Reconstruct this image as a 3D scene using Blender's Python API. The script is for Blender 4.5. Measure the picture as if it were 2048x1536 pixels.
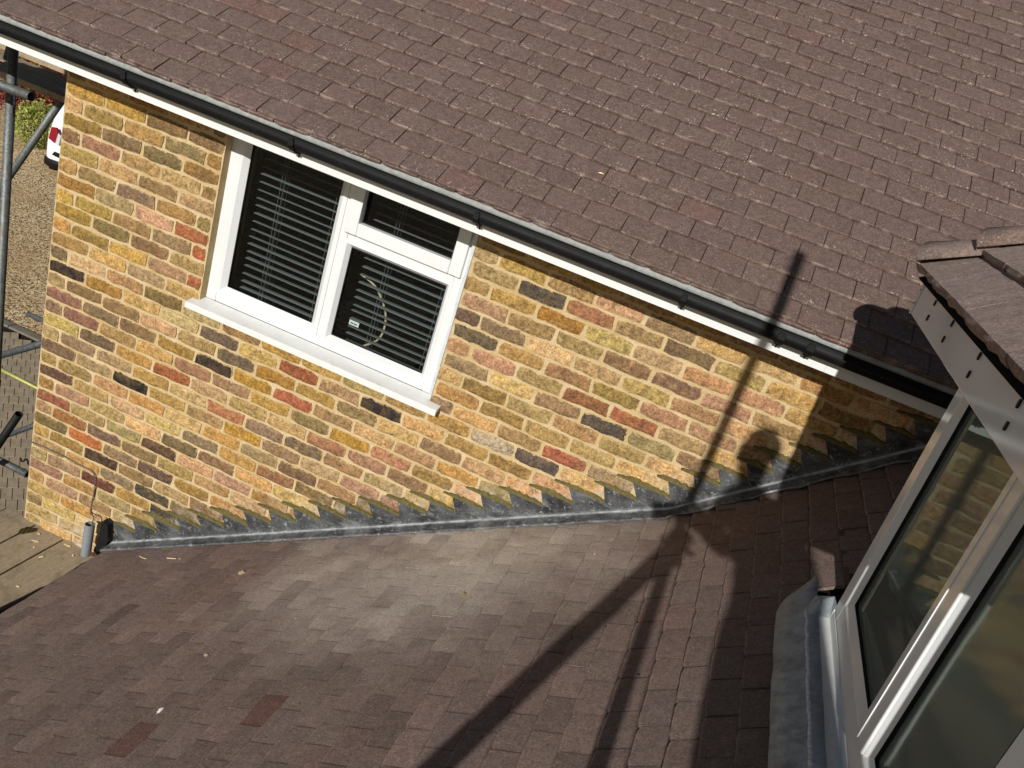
import bpy, bmesh, math, random
import numpy as np
from mathutils import Vector, Matrix
random.seed(7); rng = np.random.default_rng(7)
for o in list(bpy.data.objects): bpy.data.objects.remove(o)
S = bpy.context.scene
COL = S.collection
# ---------------------------------------------------------------- camera
CAM = np.array([3.19179, -3.35121, 0.90710])
RIGHT = np.array([0.91112, 0.26713, 0.31356]); UP = np.array([-0.38616, 0.28659, 0.87688]); FWD = np.array([-0.14441, 0.92004, -0.36426])
def _ortho():
    global RIGHT, UP, FWD
    FWD = FWD/np.linalg.norm(FWD); RIGHT = RIGHT - FWD*(RIGHT@FWD); RIGHT /= np.linalg.norm(RIGHT); UP = np.cross(RIGHT, FWD)
_ortho()
FPX, CX, CY = 1650.0, 1109.3948, 780.8109
cd = bpy.data.cameras.new('camera'); cam = bpy.data.objects.new('camera', cd); COL.objects.link(cam)
m = Matrix.Identity(4)
for i in range(3): m[i][0] = RIGHT[i]; m[i][1] = UP[i]; m[i][2] = -FWD[i]; m[i][3] = CAM[i]
cam.matrix_world = m
cd.sensor_fit = 'HORIZONTAL'; cd.sensor_width = 36.0; cd.lens = 36.0*FPX/2048; cd.shift_x = -(CX-1024)/2048; cd.shift_y = (CY-768)/2048
cd.clip_start = 0.05; cd.clip_end = 400
S.camera = cam
S.render.resolution_x = 1024; S.render.resolution_y = 768
# ---------------------------------------------------------------- light
TE = 0.49; SUNX = 0.02            # light travels (SUNX, 1, -TE)
EL = math.atan(TE)
w = bpy.data.worlds.new('World'); S.world = w; w.use_nodes = True
nt = w.node_tree; nt.nodes.clear()
sky = nt.nodes.new('ShaderNodeTexSky'); sky.sky_type = 'NISHITA'; sky.sun_disc = False
sky.sun_elevation = EL; sky.sun_rotation = math.radians(180) + math.atan(SUNX); sky.air_density = 1.0; sky.dust_density = 0.6; sky.ozone_density = 1.0
bg = nt.nodes.new('ShaderNodeBackground'); bg.inputs['Strength'].default_value = 0.05
wo = nt.nodes.new('ShaderNodeOutputWorld'); nt.links.new(sky.outputs[0], bg.inputs[0]); nt.links.new(bg.outputs[0], wo.inputs[0])
sd = bpy.data.lights.new('sun', 'SUN'); sun = bpy.data.objects.new('sun', sd); COL.objects.link(sun)
sd.energy = 5.0; sd.angle = math.radians(0.5); sd.color = (1.0, 0.97, 0.925)
sun.rotation_euler = Vector((SUNX, 1, -TE)).to_track_quat('-Z', 'Y').to_euler(); sun.location = (0, -20, 12)
S.view_settings.view_transform = 'Standard'; S.view_settings.look = 'None'; S.view_settings.exposure = -0.10; S.view_settings.gamma = 1.0; S.view_settings.use_curve_mapping = False

# ---------------------------------------------------------------- helpers
def ray(u, v): return RIGHT*((u-CX)/FPX) - UP*((v-CY)/FPX) + FWD
def hit(u, v, n, c):
    d = ray(u, v); n = np.array(n, float); return CAM + d*((c - n@CAM)/(n@d))
def hit_y(u, v, y): return hit(u, v, (0, 1, 0), y)
def hit_z(u, v, z): return hit(u, v, (0, 0, 1), z)
def proj(P):
    d = np.asarray(P, float)-CAM; z = d@FWD
    return np.array([CX+FPX*(d@RIGHT)/z, CY-FPX*(d@UP)/z]), z
def srgb(r, g, b):
    f = lambda c: (c/255/12.92 if c/255 <= 0.04045 else ((c/255+0.055)/1.055)**2.4)
    return (f(r), f(g), f(b), 1.0)

class MB:
    def __init__(s): s.v = []; s.f = []; s.uv = {}; s.edge = []; s.tint = []
    def add(s, vs, fs, edge=None, tint=None, uvs=None):
        o = len(s.v); s.v += [tuple(map(float, p)) for p in vs]
        s.edge += list(edge) if edge is not None else [0.0]*len(vs)
        for k, f in enumerate(fs):
            if uvs is not None: s.uv[len(s.f)] = [uvs[i] for i in f]
            s.f.append([i+o for i in f]); s.tint.append(tint)
        return s
    def box(s, a, b, T=None):
        x0, y0, z0 = a; x1, y1, z1 = b
        vs = [(x0,y0,z0),(x1,y0,z0),(x1,y1,z0),(x0,y1,z0),(x0,y0,z1),(x1,y0,z1),(x1,y1,z1),(x0,y1,z1)]
        if T: vs = [T(*p) for p in vs]
        return s.add(vs, [(3,2,1,0),(4,5,6,7),(0,1,5,4),(1,2,6,5),(2,3,7,6),(3,0,4,7)])
    def tube(s, p, q, r, n=14, r2=None, cap=True, inner=None):
        p = Vector(p); q = Vector(q); d = (q-p).normalized(); a = d.orthogonal().normalized(); b = d.cross(a); r2 = r if r2 is None else r2
        vs = []
        for c, rr in ((p, r), (q, r2)):
            for i in range(n):
                t = 2*math.pi*i/n; vs.append(c + a*math.cos(t)*rr + b*math.sin(t)*rr)
        fs = [(i, (i+1) % n, n+(i+1) % n, n+i) for i in range(n)]
        if inner:
            dep = min(0.15, (q-p).length*0.45)
            for c, rr in ((p, inner), (p+d*dep, inner), (q, inner), (q-d*dep, inner)):
                for i in range(n):
                    t = 2*math.pi*i/n; vs.append(c + a*math.cos(t)*rr + b*math.sin(t)*rr)
            for i in range(n):
                j = (i+1) % n
                fs += [(j, i, 2*n+i, 2*n+j), (2*n+j, 2*n+i, 3*n+i, 3*n+j), (n+i, n+j, 4*n+j, 4*n+i), (4*n+i, 4*n+j, 5*n+j, 5*n+i)]
            fs += [tuple(3*n+i for i in range(n)), tuple(5*n+i for i in range(n-1, -1, -1))]
        elif cap: fs += [tuple(range(n-1, -1, -1)), tuple(range(n, 2*n))]
        return s.add(vs, fs)
    def path(s, pts, r, n=8):
        for a, b in zip(pts[:-1], pts[1:]): s.tube(a, b, r, n)
        return s
    def build(s, name, mat, parent=None, smooth=False, bevel=0.0, bseg=2):
        me = bpy.data.meshes.new(name); me.from_pydata(s.v, [], s.f)
        if any(e for e in s.edge):
            at = me.attributes.new('edge', 'FLOAT', 'POINT'); at.data.foreach_set('value', np.array(s.edge, dtype=np.float32))
        if any(t is not None for t in s.tint):
            ca = me.attributes.new('tint', 'FLOAT_COLOR', 'FACE')
            ca.data.foreach_set('color', np.array([(t if t is not None else (1,1,1,1)) for t in s.tint], dtype=np.float32).ravel())
        if s.uv:
            ul = me.uv_layers.new(name='UVMap')
            for p in me.polygons:
                if p.index in s.uv:
                    for li, c in zip(p.loop_indices, s.uv[p.index]): ul.data[li].uv = c
        me.materials.append(mat); me.update()
        if smooth: me.polygons.foreach_set('use_smooth', [True]*len(me.polygons))
        return link(name, me, parent, bevel, bseg)
def link(name, me, parent=None, bevel=0.0, bseg=2):
    o = bpy.data.objects.new(name, me); COL.objects.link(o)
    if parent is not None: o.parent = parent
    if bevel:
        b = o.modifiers.new('bevel', 'BEVEL'); b.width = bevel; b.segments = bseg; b.limit_method = 'ANGLE'; b.angle_limit = math.radians(40)
    return o
def tag(o, label=None, cat=None, group=None, kind=None):
    if label: o['label'] = label
    if cat: o['category'] = cat
    if group: o['group'] = group
    if kind: o['kind'] = kind
    return o
def empty(name, label, cat, loc=(0, 0, 0), group=None):
    o = bpy.data.objects.new(name, None); COL.objects.link(o); o.location = loc; o.empty_display_size = 0.1
    return tag(o, label, cat, group)
def reparent(o, p):
    o.parent = p; o.matrix_parent_inverse = Matrix.Translation(-Vector(p.location)); return o

# ---------------------------------------------------------------- materials
class N:
    def __init__(s, name):
        s.m = bpy.data.materials.new(name); s.m.use_nodes = True; s.t = s.m.node_tree; s.t.nodes.clear()
        s.out = s.t.nodes.new('ShaderNodeOutputMaterial'); s.b = s.t.nodes.new('ShaderNodeBsdfPrincipled'); s.t.links.new(s.b.outputs[0], s.out.inputs[0])
        s.pos = s.t.nodes.new('ShaderNodeNewGeometry').outputs['Position']
    def _in(s, sock, val):
        if isinstance(val, bpy.types.NodeSocket): s.t.links.new(val, sock)
        elif val is not None: sock.default_value = val
    def set(s, **k):
        for a, v in k.items(): s._in(s.b.inputs[{'color': 'Base Color', 'rough': 'Roughness', 'metal': 'Metallic', 'spec': 'Specular IOR Level', 'normal': 'Normal', 'coat': 'Coat Weight', 'trans': 'Transmission Weight'}[a]], v)
        return s
    def mapv(s, scale=(1, 1, 1), rot=(0, 0, 0), vec=None):
        n = s.t.nodes.new('ShaderNodeMapping'); n.inputs['Scale'].default_value = scale; n.inputs['Rotation'].default_value = rot
        s.t.links.new(vec or s.pos, n.inputs[0]); return n.outputs[0]
    def noise(s, scale, detail=4, rough=0.55, vec=None, dist=0.0, col=False):
        n = s.t.nodes.new('ShaderNodeTexNoise'); n.inputs['Scale'].default_value = scale; n.inputs['Detail'].default_value = detail; n.inputs['Roughness'].default_value = rough; n.inputs['Distortion'].default_value = dist
        s.t.links.new(vec or s.pos, n.inputs['Vector']); return n.outputs['Color' if col else 'Fac']
    def vor(s, scale, feature='F1', vec=None, out='Distance'):
        n = s.t.nodes.new('ShaderNodeTexVoronoi'); n.inputs['Scale'].default_value = scale; n.feature = feature
        s.t.links.new(vec or s.pos, n.inputs['Vector']); return n.outputs[out]
    def ramp(s, fac, a, b, va=0.0, vb=1.0, smooth=False):
        n = s.t.nodes.new('ShaderNodeMapRange'); n.inputs['From Min'].default_value = a; n.inputs['From Max'].default_value = b; n.inputs['To Min'].default_value = va; n.inputs['To Max'].default_value = vb
        if smooth: n.interpolation_type = 'SMOOTHSTEP'
        s._in(n.inputs['Value'], fac); return n.outputs[0]
    def math(s, op, a, b=None):
        n = s.t.nodes.new('ShaderNodeMath'); n.operation = op; s._in(n.inputs[0], a)
        if b is not None: s._in(n.inputs[1], b)
        return n.outputs[0]
    def mix(s, fac, a, b, mode='MIX'):
        n = s.t.nodes.new('ShaderNodeMix'); n.data_type = 'RGBA'; n.blend_type = mode
        s._in(n.inputs[0], fac); s._in(n.inputs[6], a); s._in(n.inputs[7], b); return n.outputs[2]
    def bump(s, h, strength=0.5, dist=0.005, normal=None):
        n = s.t.nodes.new('ShaderNodeBump'); n.inputs['Strength'].default_value = strength; n.inputs['Distance'].default_value = dist; s.t.links.new(h, n.inputs['Height'])
        if normal: s.t.links.new(normal, n.inputs['Normal'])
        return n.outputs[0]
    def attr(s, name, kind='GEOMETRY', out='Fac'):
        n = s.t.nodes.new('ShaderNodeAttribute'); n.attribute_name = name; n.attribute_type = kind; return n.outputs[out]
    def objcol(s): return s.t.nodes.new('ShaderNodeObjectInfo').outputs['Color']
    def uv(s, i):
        n = s.t.nodes.new('ShaderNodeUVMap'); x = s.t.nodes.new('ShaderNodeSeparateXYZ'); s.t.links.new(n.outputs[0], x.inputs[0]); return x.outputs[i]
    def sep(s, i, vec=None):
        x = s.t.nodes.new('ShaderNodeSeparateXYZ'); s.t.links.new(vec or s.pos, x.inputs[0]); return x.outputs[i]
    def vdist(s, c):
        n = s.t.nodes.new('ShaderNodeVectorMath'); n.operation = 'DISTANCE'; s.t.links.new(s.pos, n.inputs[0]); n.inputs[1].default_value = c; return n.outputs['Value']

MORTAR = srgb(214, 193, 154)
def mat_brick(name, joined):
    n = N(name); base = n.attr('tint', out='Color') if joined else n.objcol()
    a = n.noise(13, 7, 0.7, dist=0.8); b = n.noise(46, 6, 0.75); c = n.noise(105, 4, 0.7); d = n.noise(170, 2, 0.6)
    col = n.mix(n.ramp(a, 0.45, 0.66, 0, 0.7), base, n.mix(0.5, base, srgb(176, 142, 90)))
    col = n.mix(n.ramp(n.noise(8, 6, 0.65, dist=1.4), 0.50, 0.66, 0, 0.8), col, n.mix(0.5, base, srgb(108, 90, 72)))
    col = n.mix(n.ramp(b, 0.3, 0.72), n.mix(1.0, col, (0.36, 0.35, 0.34, 1), 'MULTIPLY'), n.mix(1.0, col, (1.30, 1.28, 1.24, 1), 'MULTIPLY'))
    col = n.mix(n.ramp(c, 0.32, 0.7), n.mix(1.0, col, (0.55, 0.54, 0.53, 1), 'MULTIPLY'), n.mix(1.0, col, (1.25, 1.24, 1.2, 1), 'MULTIPLY'))
    pits = n.ramp(d, 0.30, 0.37, 1, 0); col = n.mix(n.math('MULTIPLY', pits, n.ramp(a, 0.35, 0.6, 0.35, 1.0)), col, srgb(44, 36, 28))
    burn = n.ramp(n.noise(30, 5, 0.8, dist=0.5), 0.60, 0.70, 0, 0.7); col = n.mix(n.math('MULTIPLY', burn, n.ramp(n.noise(5, 2), 0.5, 0.62)), col, srgb(58, 50, 44))
    smear = n.ramp(n.math('ADD', n.attr('edge'), n.math('MULTIPLY', n.math('SUBTRACT', n.noise(55, 5, 0.7), 0.5), 2.2)), 0.86, 1.12, 0, 0.95)
    sand = n.math('MULTIPLY', n.ramp(n.noise(26, 6, 0.8), 0.57, 0.66, 0, 0.6), n.ramp(n.noise(2.2, 3), 0.48, 0.64))
    col = n.mix(n.math('MAXIMUM', smear, sand), col, n.mix(n.ramp(b, 0.3, 0.7), MORTAR, srgb(178, 152, 106)))
    # pale lime bloom above the flashing
    h = n.math('SUBTRACT', n.sep(2), n.math('MAXIMUM', n.math('ADD', n.math('MULTIPLY', n.sep(0), 0.5779), -2.637), n.math('ADD', n.math('MULTIPLY', n.sep(0), 0.8554), -3.56)))
    bloom = n.math('MULTIPLY', n.ramp(h, 0.06, 0.26, 1, 0, True), n.ramp(n.noise(11, 5, 0.7), 0.45, 0.68, 0, 0.75)); col = n.mix(bloom, col, srgb(206, 198, 178))
    nb = n.bump(n.math('ADD', n.math('MULTIPLY', b, 0.8), n.math('ADD', n.math('MULTIPLY', c, 0.5), n.math('MULTIPLY', d, 0.3))), 0.9, 0.009)
    return n.set(color=col, rough=0.92, spec=0.12, normal=nb).m
def mat_mortar():
    n = N('mortar'); a = n.noise(7, 5); b = n.noise(95, 5, 0.75); c = n.noise(35, 4)
    col = n.mix(n.ramp(a, 0.35, 0.65), MORTAR, srgb(196, 170, 122)); col = n.mix(n.ramp(b, 0.25, 0.7), n.mix(1, col, (0.68, 0.66, 0.62, 1), 'MULTIPLY'), col)
    col = n.mix(n.ramp(n.noise(3, 4), 0.55, 0.75, 0, 0.45), col, srgb(160, 140, 98))
    return n.set(color=col, rough=0.95, spec=0.1, normal=n.bump(n.math('ADD', b, n.math('MULTIPLY', c, 2.0)), 0.7, 0.006)).m
def mat_tile(name, joined, base, dusty=False, speck=1.0):
    n = N(name); tint = n.attr('tint', out='Color') if joined else n.objcol()
    s = n.uv(1); g1 = n.noise(145, 4, 0.9); g2 = n.noise(38, 5, 0.6); g3 = n.noise(3.2, 4, 0.55)
    col = n.mix(1.0, base, tint, 'MULTIPLY')
    col = n.mix(n.ramp(g3, 0.35, 0.7, 0, 0.35), col, n.mix(1.0, col, (1.06, 0.97, 0.94, 1), 'MULTIPLY'))
    col = n.mix(n.ramp(g1, 0.32, 0.70), n.mix(1, col, (0.46, 0.45, 0.45, 1), 'MULTIPLY'), n.mix(1, col, (1.62, 1.6, 1.57, 1), 'MULTIPLY'))
    col = n.mix(n.ramp(g2, 0.3, 0.72), n.mix(1, col, (0.80, 0.80, 0.82, 1), 'MULTIPLY'), n.mix(1, col, (1.16, 1.14, 1.1, 1), 'MULTIPLY'))
    # lichen specks that gather near the tail of each tile
    v = n.noise(105, 3, 0.6); near = n.ramp(s, 0.0, 0.55, 1.0, 0.2)
    clump = n.math('MULTIPLY', n.ramp(n.noise(11, 3), 0.46, 0.6), n.ramp(n.noise(1.7, 3), 0.36, 0.62, 0.15, 1.0))
    sp = n.math('MULTIPLY', n.ramp(v, 0.60, 0.66), n.math('MULTIPLY', n.math('ADD', n.math('MULTIPLY', near, clump), 0.12), speck))
    col = n.mix(sp, col, srgb(200, 190, 178))
    ln = n.math('MULTIPLY', n.ramp(s, 0.0, 0.10, 1, 0), n.ramp(n.noise(16, 4), 0.5, 0.7, 0, 0.55))
    col = n.mix(n.math('MULTIPLY', ln, speck), col, srgb(176, 156, 142))
    wear = 0.55 if dusty else 0.0
    if wear: col = n.mix(n.math('MULTIPLY', n.ramp(s, 0.02, 0.09, wear, 0), n.ramp(n.noise(20, 4), 0.35, 0.6)), col, n.mix(1, col, (1.7, 1.65, 1.6, 1), 'MULTIPLY'))
    if dusty:
        d = n.math('MULTIPLY', n.ramp(n.math('ADD', n.vdist((2.5, -0.22, -1.22)), n.math('MULTIPLY', n.math('SUBTRACT', n.noise(3.5, 6, 0.7), 0.5), 1.1)), 0.1, 1.15, 0.9, 0, True), n.ramp(n.noise(2.6, 5, 0.6), 0.2, 0.5))
        d2 = n.math('MULTIPLY', n.ramp(n.vdist((2.7, -0.12, -1.1)), 0.1, 0.6, 1, 0, True), n.ramp(n.noise(8, 5, 0.7), 0.45, 0.7))
        fine = n.ramp(n.noise(150, 4, 0.85), 0.3, 0.66, 0.12, 1.0)
        col = n.mix(n.math('MULTIPLY', n.math('MULTIPLY', d, n.ramp(n.sep(1, tint), 0.75, 1.25, 0.62, 1.0)), fine), col, srgb(222, 213, 198)); col = n.mix(n.math('MULTIPLY', d2, 0.22), col, srgb(214, 194, 144))
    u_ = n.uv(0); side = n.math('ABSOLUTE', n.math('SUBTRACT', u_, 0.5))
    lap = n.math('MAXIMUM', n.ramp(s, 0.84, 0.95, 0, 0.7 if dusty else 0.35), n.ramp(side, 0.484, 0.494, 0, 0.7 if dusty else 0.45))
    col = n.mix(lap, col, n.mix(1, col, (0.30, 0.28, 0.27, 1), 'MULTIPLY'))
    nb = n.bump(n.math('ADD', g1, n.math('MULTIPLY', g2, 0.5)), 0.7, 0.005)
    return n.set(color=col, rough=0.86, spec=0.22, normal=nb).m
def mat_plain(name, col, rough=0.5, spec=0.4, metal=0.0, var=0.12, vs=20, bump=0.0, bs=200, dirt=None):
    n = N(name); a = n.noise(vs, 5, 0.6)
    c = n.mix(n.ramp(a, 0.3, 0.7), n.mix(1, col, (1-var, 1-var, 1-var, 1), 'MULTIPLY'), n.mix(1, col, (1+var*0.6,)*3+(1,), 'MULTIPLY'))
    if dirt: c = n.mix(n.ramp(n.noise(dirt[1], 6, 0.7), dirt[2], dirt[3], 0, dirt[4]), c, dirt[0])
    n.set(color=c, rough=n.ramp(a, 0.3, 0.7, rough*0.9, min(1, rough*1.1)), spec=spec, metal=metal)
    if bump: n.set(normal=n.bump(n.noise(bs, 4, 0.65), bump, 0.004))
    return n.m
def mat_glass(name, tint=(0.9, 0.95, 0.93, 1), wavy=0.0, refl=(1, 1, 1, 1), rough=0.012, film=0.0):
    n = N(name); t = n.t; t.nodes.remove(n.b)
    fr = t.nodes.new('ShaderNodeFresnel'); fr.inputs['IOR'].default_value = 1.6
    tr = t.nodes.new('ShaderNodeBsdfTransparent'); tr.inputs[0].default_value = tint
    gl = t.nodes.new('ShaderNodeBsdfGlossy'); gl.inputs['Roughness'].default_value = rough; gl.inputs[0].default_value = refl
    if wavy: t.links.new(n.bump(n.noise(2.2, 2), wavy, 0.02), gl.inputs['Normal'])
    mx = t.nodes.new('ShaderNodeMixShader'); t.links.new(fr.outputs[0], mx.inputs[0])
    if film:
        df = t.nodes.new('ShaderNodeBsdfDiffuse'); df.inputs[0].default_value = (0.36, 0.42, 0.38, 1); m2 = t.nodes.new('ShaderNodeMixShader'); m2.inputs[0].default_value = film
        t.links.new(tr.outputs[0], m2.inputs[1]); t.links.new(df.outputs[0], m2.inputs[2]); tr = m2
    t.links.new(tr.outputs[0], mx.inputs[1]); t.links.new(gl.outputs[0], mx.inputs[2]); t.links.new(mx.outputs[0], n.out.inputs[0])
    return n.m
def mat_lead():
    n = N('lead'); a = n.noise(9, 6, 0.65); b = n.noise(45, 5, 0.7, dist=1.0)
    col = n.mix(n.ramp(a, 0.35, 0.65), srgb(44, 45, 46), srgb(86, 88, 89)); col = n.mix(n.ramp(b, 0.57, 0.70, 0, 0.75), col, srgb(180, 182, 180)); col = n.mix(n.ramp(n.noise(22, 5), 0.6, 0.75, 0, 0.5), col, srgb(44, 46, 48)); col = n.mix(n.ramp(n.noise(5, 5, 0.7, vec=n.mapv((1, 1, 3))), 0.52, 0.68, 0, 0.5), col, srgb(150, 152, 150)); col = n.mix(n.math('MULTIPLY', n.attr('edge'), n.ramp(n.noise(30, 4), 0.3, 0.6, 0.35, 1)), col, srgb(196, 198, 198))  # last mix paints a pale highlight along the fold from the edge attribute
    return n.set(color=col, rough=n.ramp(a, 0.3, 0.7, 0.38, 0.6), metal=0.2, spec=0.45, normal=n.bump(n.math('ADD', n.noise(18, 4), n.math('MULTIPLY', b, 0.3)), 0.35, 0.01)).m
def mat_galv(name='galvanised', c1=srgb(128, 132, 130), c2=srgb(84, 88, 87)):
    n = N(name); a = n.noise(60, 5, 0.7); st = n.noise(8, 4)
    col = n.mix(n.ramp(a, 0.35, 0.7), c2, c1); col = n.mix(n.ramp(st, 0.55, 0.75, 0, 0.6), col, srgb(92, 80, 64))
    return n.set(color=col, rough=0.55, metal=0.45, normal=n.bump(a, 0.15, 0.002)).m
def mat_wood(name, c1, c2):
    n = N(name); g = n.noise(30, 6, 0.65, vec=n.mapv((6, 0.5, 6)), dist=0.8); f = n.noise(160, 4, 0.7, vec=n.mapv((2.5, 0.25, 2.5)))
    col = n.mix(n.ramp(g, 0.35, 0.68), c1, c2); col = n.mix(n.ramp(f, 0.3, 0.55, 0.7, 0), col, n.mix(1, c1, (0.45, 0.43, 0.4, 1), 'MULTIPLY')); col = n.mix(n.ramp(n.noise(7, 6, 0.7), 0.5, 0.68, 0, 0.7), col, srgb(112, 100, 80)); col = n.mix(n.ramp(n.noise(70, 3), 0.66, 0.72, 0, 0.8), col, srgb(74, 62, 48))
    return n.set(color=col, rough=0.88, spec=0.15, normal=n.bump(n.math('ADD', g, f), 0.5, 0.004)).m
def mat_leaf(name, c1, c2):
    n = N(name); r = n.t.nodes.new('ShaderNodeNewGeometry').outputs['Random Per Island']
    col = n.mix(r, c1, c2); return n.set(color=col, rough=0.5, spec=0.35).m
def mat_gravel():
    n = N('gravel'); vec = n.mapv((1, 1, 1)); d = n.vor(40, vec=vec); c = n.vor(40, vec=vec, out='Color')
    col = n.mix(n.sep(0, c), srgb(176, 146, 104), srgb(250, 226, 180)); col = n.mix(n.ramp(n.sep(1, c), 0.7, 0.8), col, srgb(90, 74, 58)); col = n.mix(n.ramp(d, 0.5, 0.85), col, n.mix(1, col, (0.5, 0.46, 0.42, 1), 'MULTIPLY'))
    col = n.mix(n.ramp(n.noise(0.7, 4), 0.4, 0.7, 0, 0.5), col, srgb(168, 132, 84))
    return n.set(color=col, rough=0.9, spec=0.2, normal=n.bump(n.ramp(d, 0, 0.7, 1, 0), 0.6, 0.012)).m

M_BR = mat_brick('brick', False); M_BRJ = mat_brick('brick_joined', True); M_MO = mat_mortar()
TB = srgb(104, 88, 82)
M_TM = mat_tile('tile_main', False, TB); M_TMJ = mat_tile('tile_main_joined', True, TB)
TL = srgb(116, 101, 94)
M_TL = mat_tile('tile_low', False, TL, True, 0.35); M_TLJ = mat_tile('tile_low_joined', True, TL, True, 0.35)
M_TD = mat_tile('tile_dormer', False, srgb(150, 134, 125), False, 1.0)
M_UND = mat_plain('underlay', srgb(38, 34, 32), 0.9, 0.1)
M_WH = mat_plain('upvc_white', srgb(212, 214, 213), 0.28, 0.45, var=0.03, vs=6, dirt=(srgb(150, 146, 132), 30, 0.62, 0.8, 0.35))
def mat_fascia():
    n = N('fascia_white'); st = n.noise(9, 5, 0.7, vec=n.mapv((6, 1, 0.6))); a = n.noise(3, 4)
    col = n.mix(n.math('MULTIPLY', n.ramp(st, 0.55, 0.72, 0, 0.45), n.ramp(a, 0.4, 0.6)), srgb(214, 216, 214), srgb(150, 146, 134)); return n.set(color=col, rough=0.3, spec=0.45).m
M_FAS = mat_fascia()
M_SILL = mat_plain('upvc_sill', srgb(216, 216, 212), 0.3, 0.45, var=0.05, vs=14, dirt=(srgb(150, 145, 130), 34, 0.56, 0.76, 0.4))
M_WHG = mat_plain('upvc_gloss', srgb(226, 227, 226), 0.12, 0.5, var=0.03, vs=5)
M_BLK = mat_plain('black_plastic', srgb(17, 18, 19), 0.65, 0.25, var=0.3, vs=12, dirt=(srgb(74, 74, 66), 40, 0.58, 0.76, 0.35))
M_FELT = mat_plain('eaves_felt', srgb(148, 150, 147), 0.8, 0.2, var=0.25, vs=40, bump=0.3)
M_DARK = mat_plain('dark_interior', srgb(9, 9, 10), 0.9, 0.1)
M_GASK = mat_plain('gasket', srgb(20, 21, 22), 0.6, 0.3)
M_SLAT = mat_plain('slat', srgb(112, 118, 120), 0.45, 0.4, var=0.06)
M_GL = mat_glass('window_glass', (0.9, 0.95, 0.93, 1), 0.0, (0.45, 0.5, 0.55, 1)); M_GLD = mat_glass('dormer_glass', (0.72, 0.8, 0.76, 1), 0.04, (0.52, 0.60, 0.56, 1), 0.03, 0.30); M_GLD2 = mat_glass('dormer_glass_rippled', (0.72, 0.8, 0.76, 1), 0.35, (0.62, 0.72, 0.64, 1), 0.11, 0.42)
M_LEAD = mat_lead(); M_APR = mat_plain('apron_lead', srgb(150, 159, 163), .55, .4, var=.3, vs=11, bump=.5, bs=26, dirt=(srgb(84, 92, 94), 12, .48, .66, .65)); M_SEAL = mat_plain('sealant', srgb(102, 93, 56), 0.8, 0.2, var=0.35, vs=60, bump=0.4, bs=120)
M_CAULK = mat_plain('caulk', srgb(196, 200, 202), 0.6, 0.3, var=0.1, vs=60, bump=0.4, bs=90)
M_GALV = mat_galv(); M_GALVD = mat_galv('galvanised_dark', srgb(112, 114, 116), srgb(66, 70, 74)); M_YEL = mat_galv('yellow_tube', srgb(178, 174, 96), srgb(150, 146, 92))
M_BOARD = mat_wood('board_wood', srgb(176, 160, 134), srgb(142, 126, 102))
M_CHIP = mat_plain('wood_chip', srgb(228, 204, 160), 0.8, 0.2); M_MOSS = mat_plain('moss', srgb(70, 62, 34), 0.95, 0.1, var=0.4, vs=150, bump=0.8)
M_GRAV = mat_gravel()
M_PAVE = mat_plain('paving_block', srgb(158, 142, 118), 0.85, 0.2, var=0.25, vs=9, bump=0.4, bs=120); M_JOINT = mat_plain('paving_sand', srgb(44, 38, 30), 0.95, 0.1)
M_KERB = mat_plain('kerb', srgb(120, 112, 98), 0.9, 0.15, var=0.2, vs=12, bump=0.4)
M_PVC = mat_plain('grey_pipe', srgb(126, 132, 134), 0.45, 0.4, var=0.1, vs=30)
M_CABLE = mat_plain('grey_cable', srgb(92, 90, 86), 0.6, 0.3); M_BEIGE = mat_plain('beige_cable', srgb(186, 164, 136), 0.5, 0.4)

# ---------------------------------------------------------------- ground
GZ = -4.9
g = MB(); g.add([(-150, -60, GZ), (120, -60, GZ), (120, 200, GZ), (-150, 200, GZ)], [(0, 1, 2, 3)]); tag(g.build('ground', M_GRAV), kind='structure')
pav = MB(); pav.add([(-30, -8, GZ+.004), (0.2, -8, GZ+.004), (0.2, 5.42, GZ+.004), (-30, 5.42, GZ+.004)], [(0, 1, 2, 3)])
paving = tag(pav.build('paving', M_JOINT), kind='structure')
bmw = MB(); bmw.box((-.0945, -.0465, 0), (.0945, .0465, .014)); blk = None
c45 = math.cos(math.radians(45))
npav = 0
for i in range(-140, 140):
    for j in range(-140, 140):
        a = i*0.2; b = j*0.1 + (0.05 if i % 2 else 0)
        x = -4.6 + a*c45*-1 - b*c45*-1; y = 4.2 + a*c45 + b*c45
        if not (y < 5.3 and x < -.2): continue
        (px, py), dz = proj((x, y, GZ))
        if -40 < px < 130 and 630 < py < 1090:
            if blk is None: blk = bmw.build('paving_block', M_PAVE, paving); o = blk
            else: o = blk.copy(); COL.objects.link(o)
            o.location = (x, y, GZ+.006+random.uniform(-.002, .003)); o.rotation_euler = (random.uniform(-.01, .01), random.uniform(-.01, .01), math.radians(135)); npav += 1
k = MB()
for i in range(14): k.box((-14+i*.92, 5.42, GZ), (-14+i*.92+.905, 5.55, GZ+.035))
tag(k.build('kerb', M_KERB, bevel=.008), kind='structure')

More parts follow.
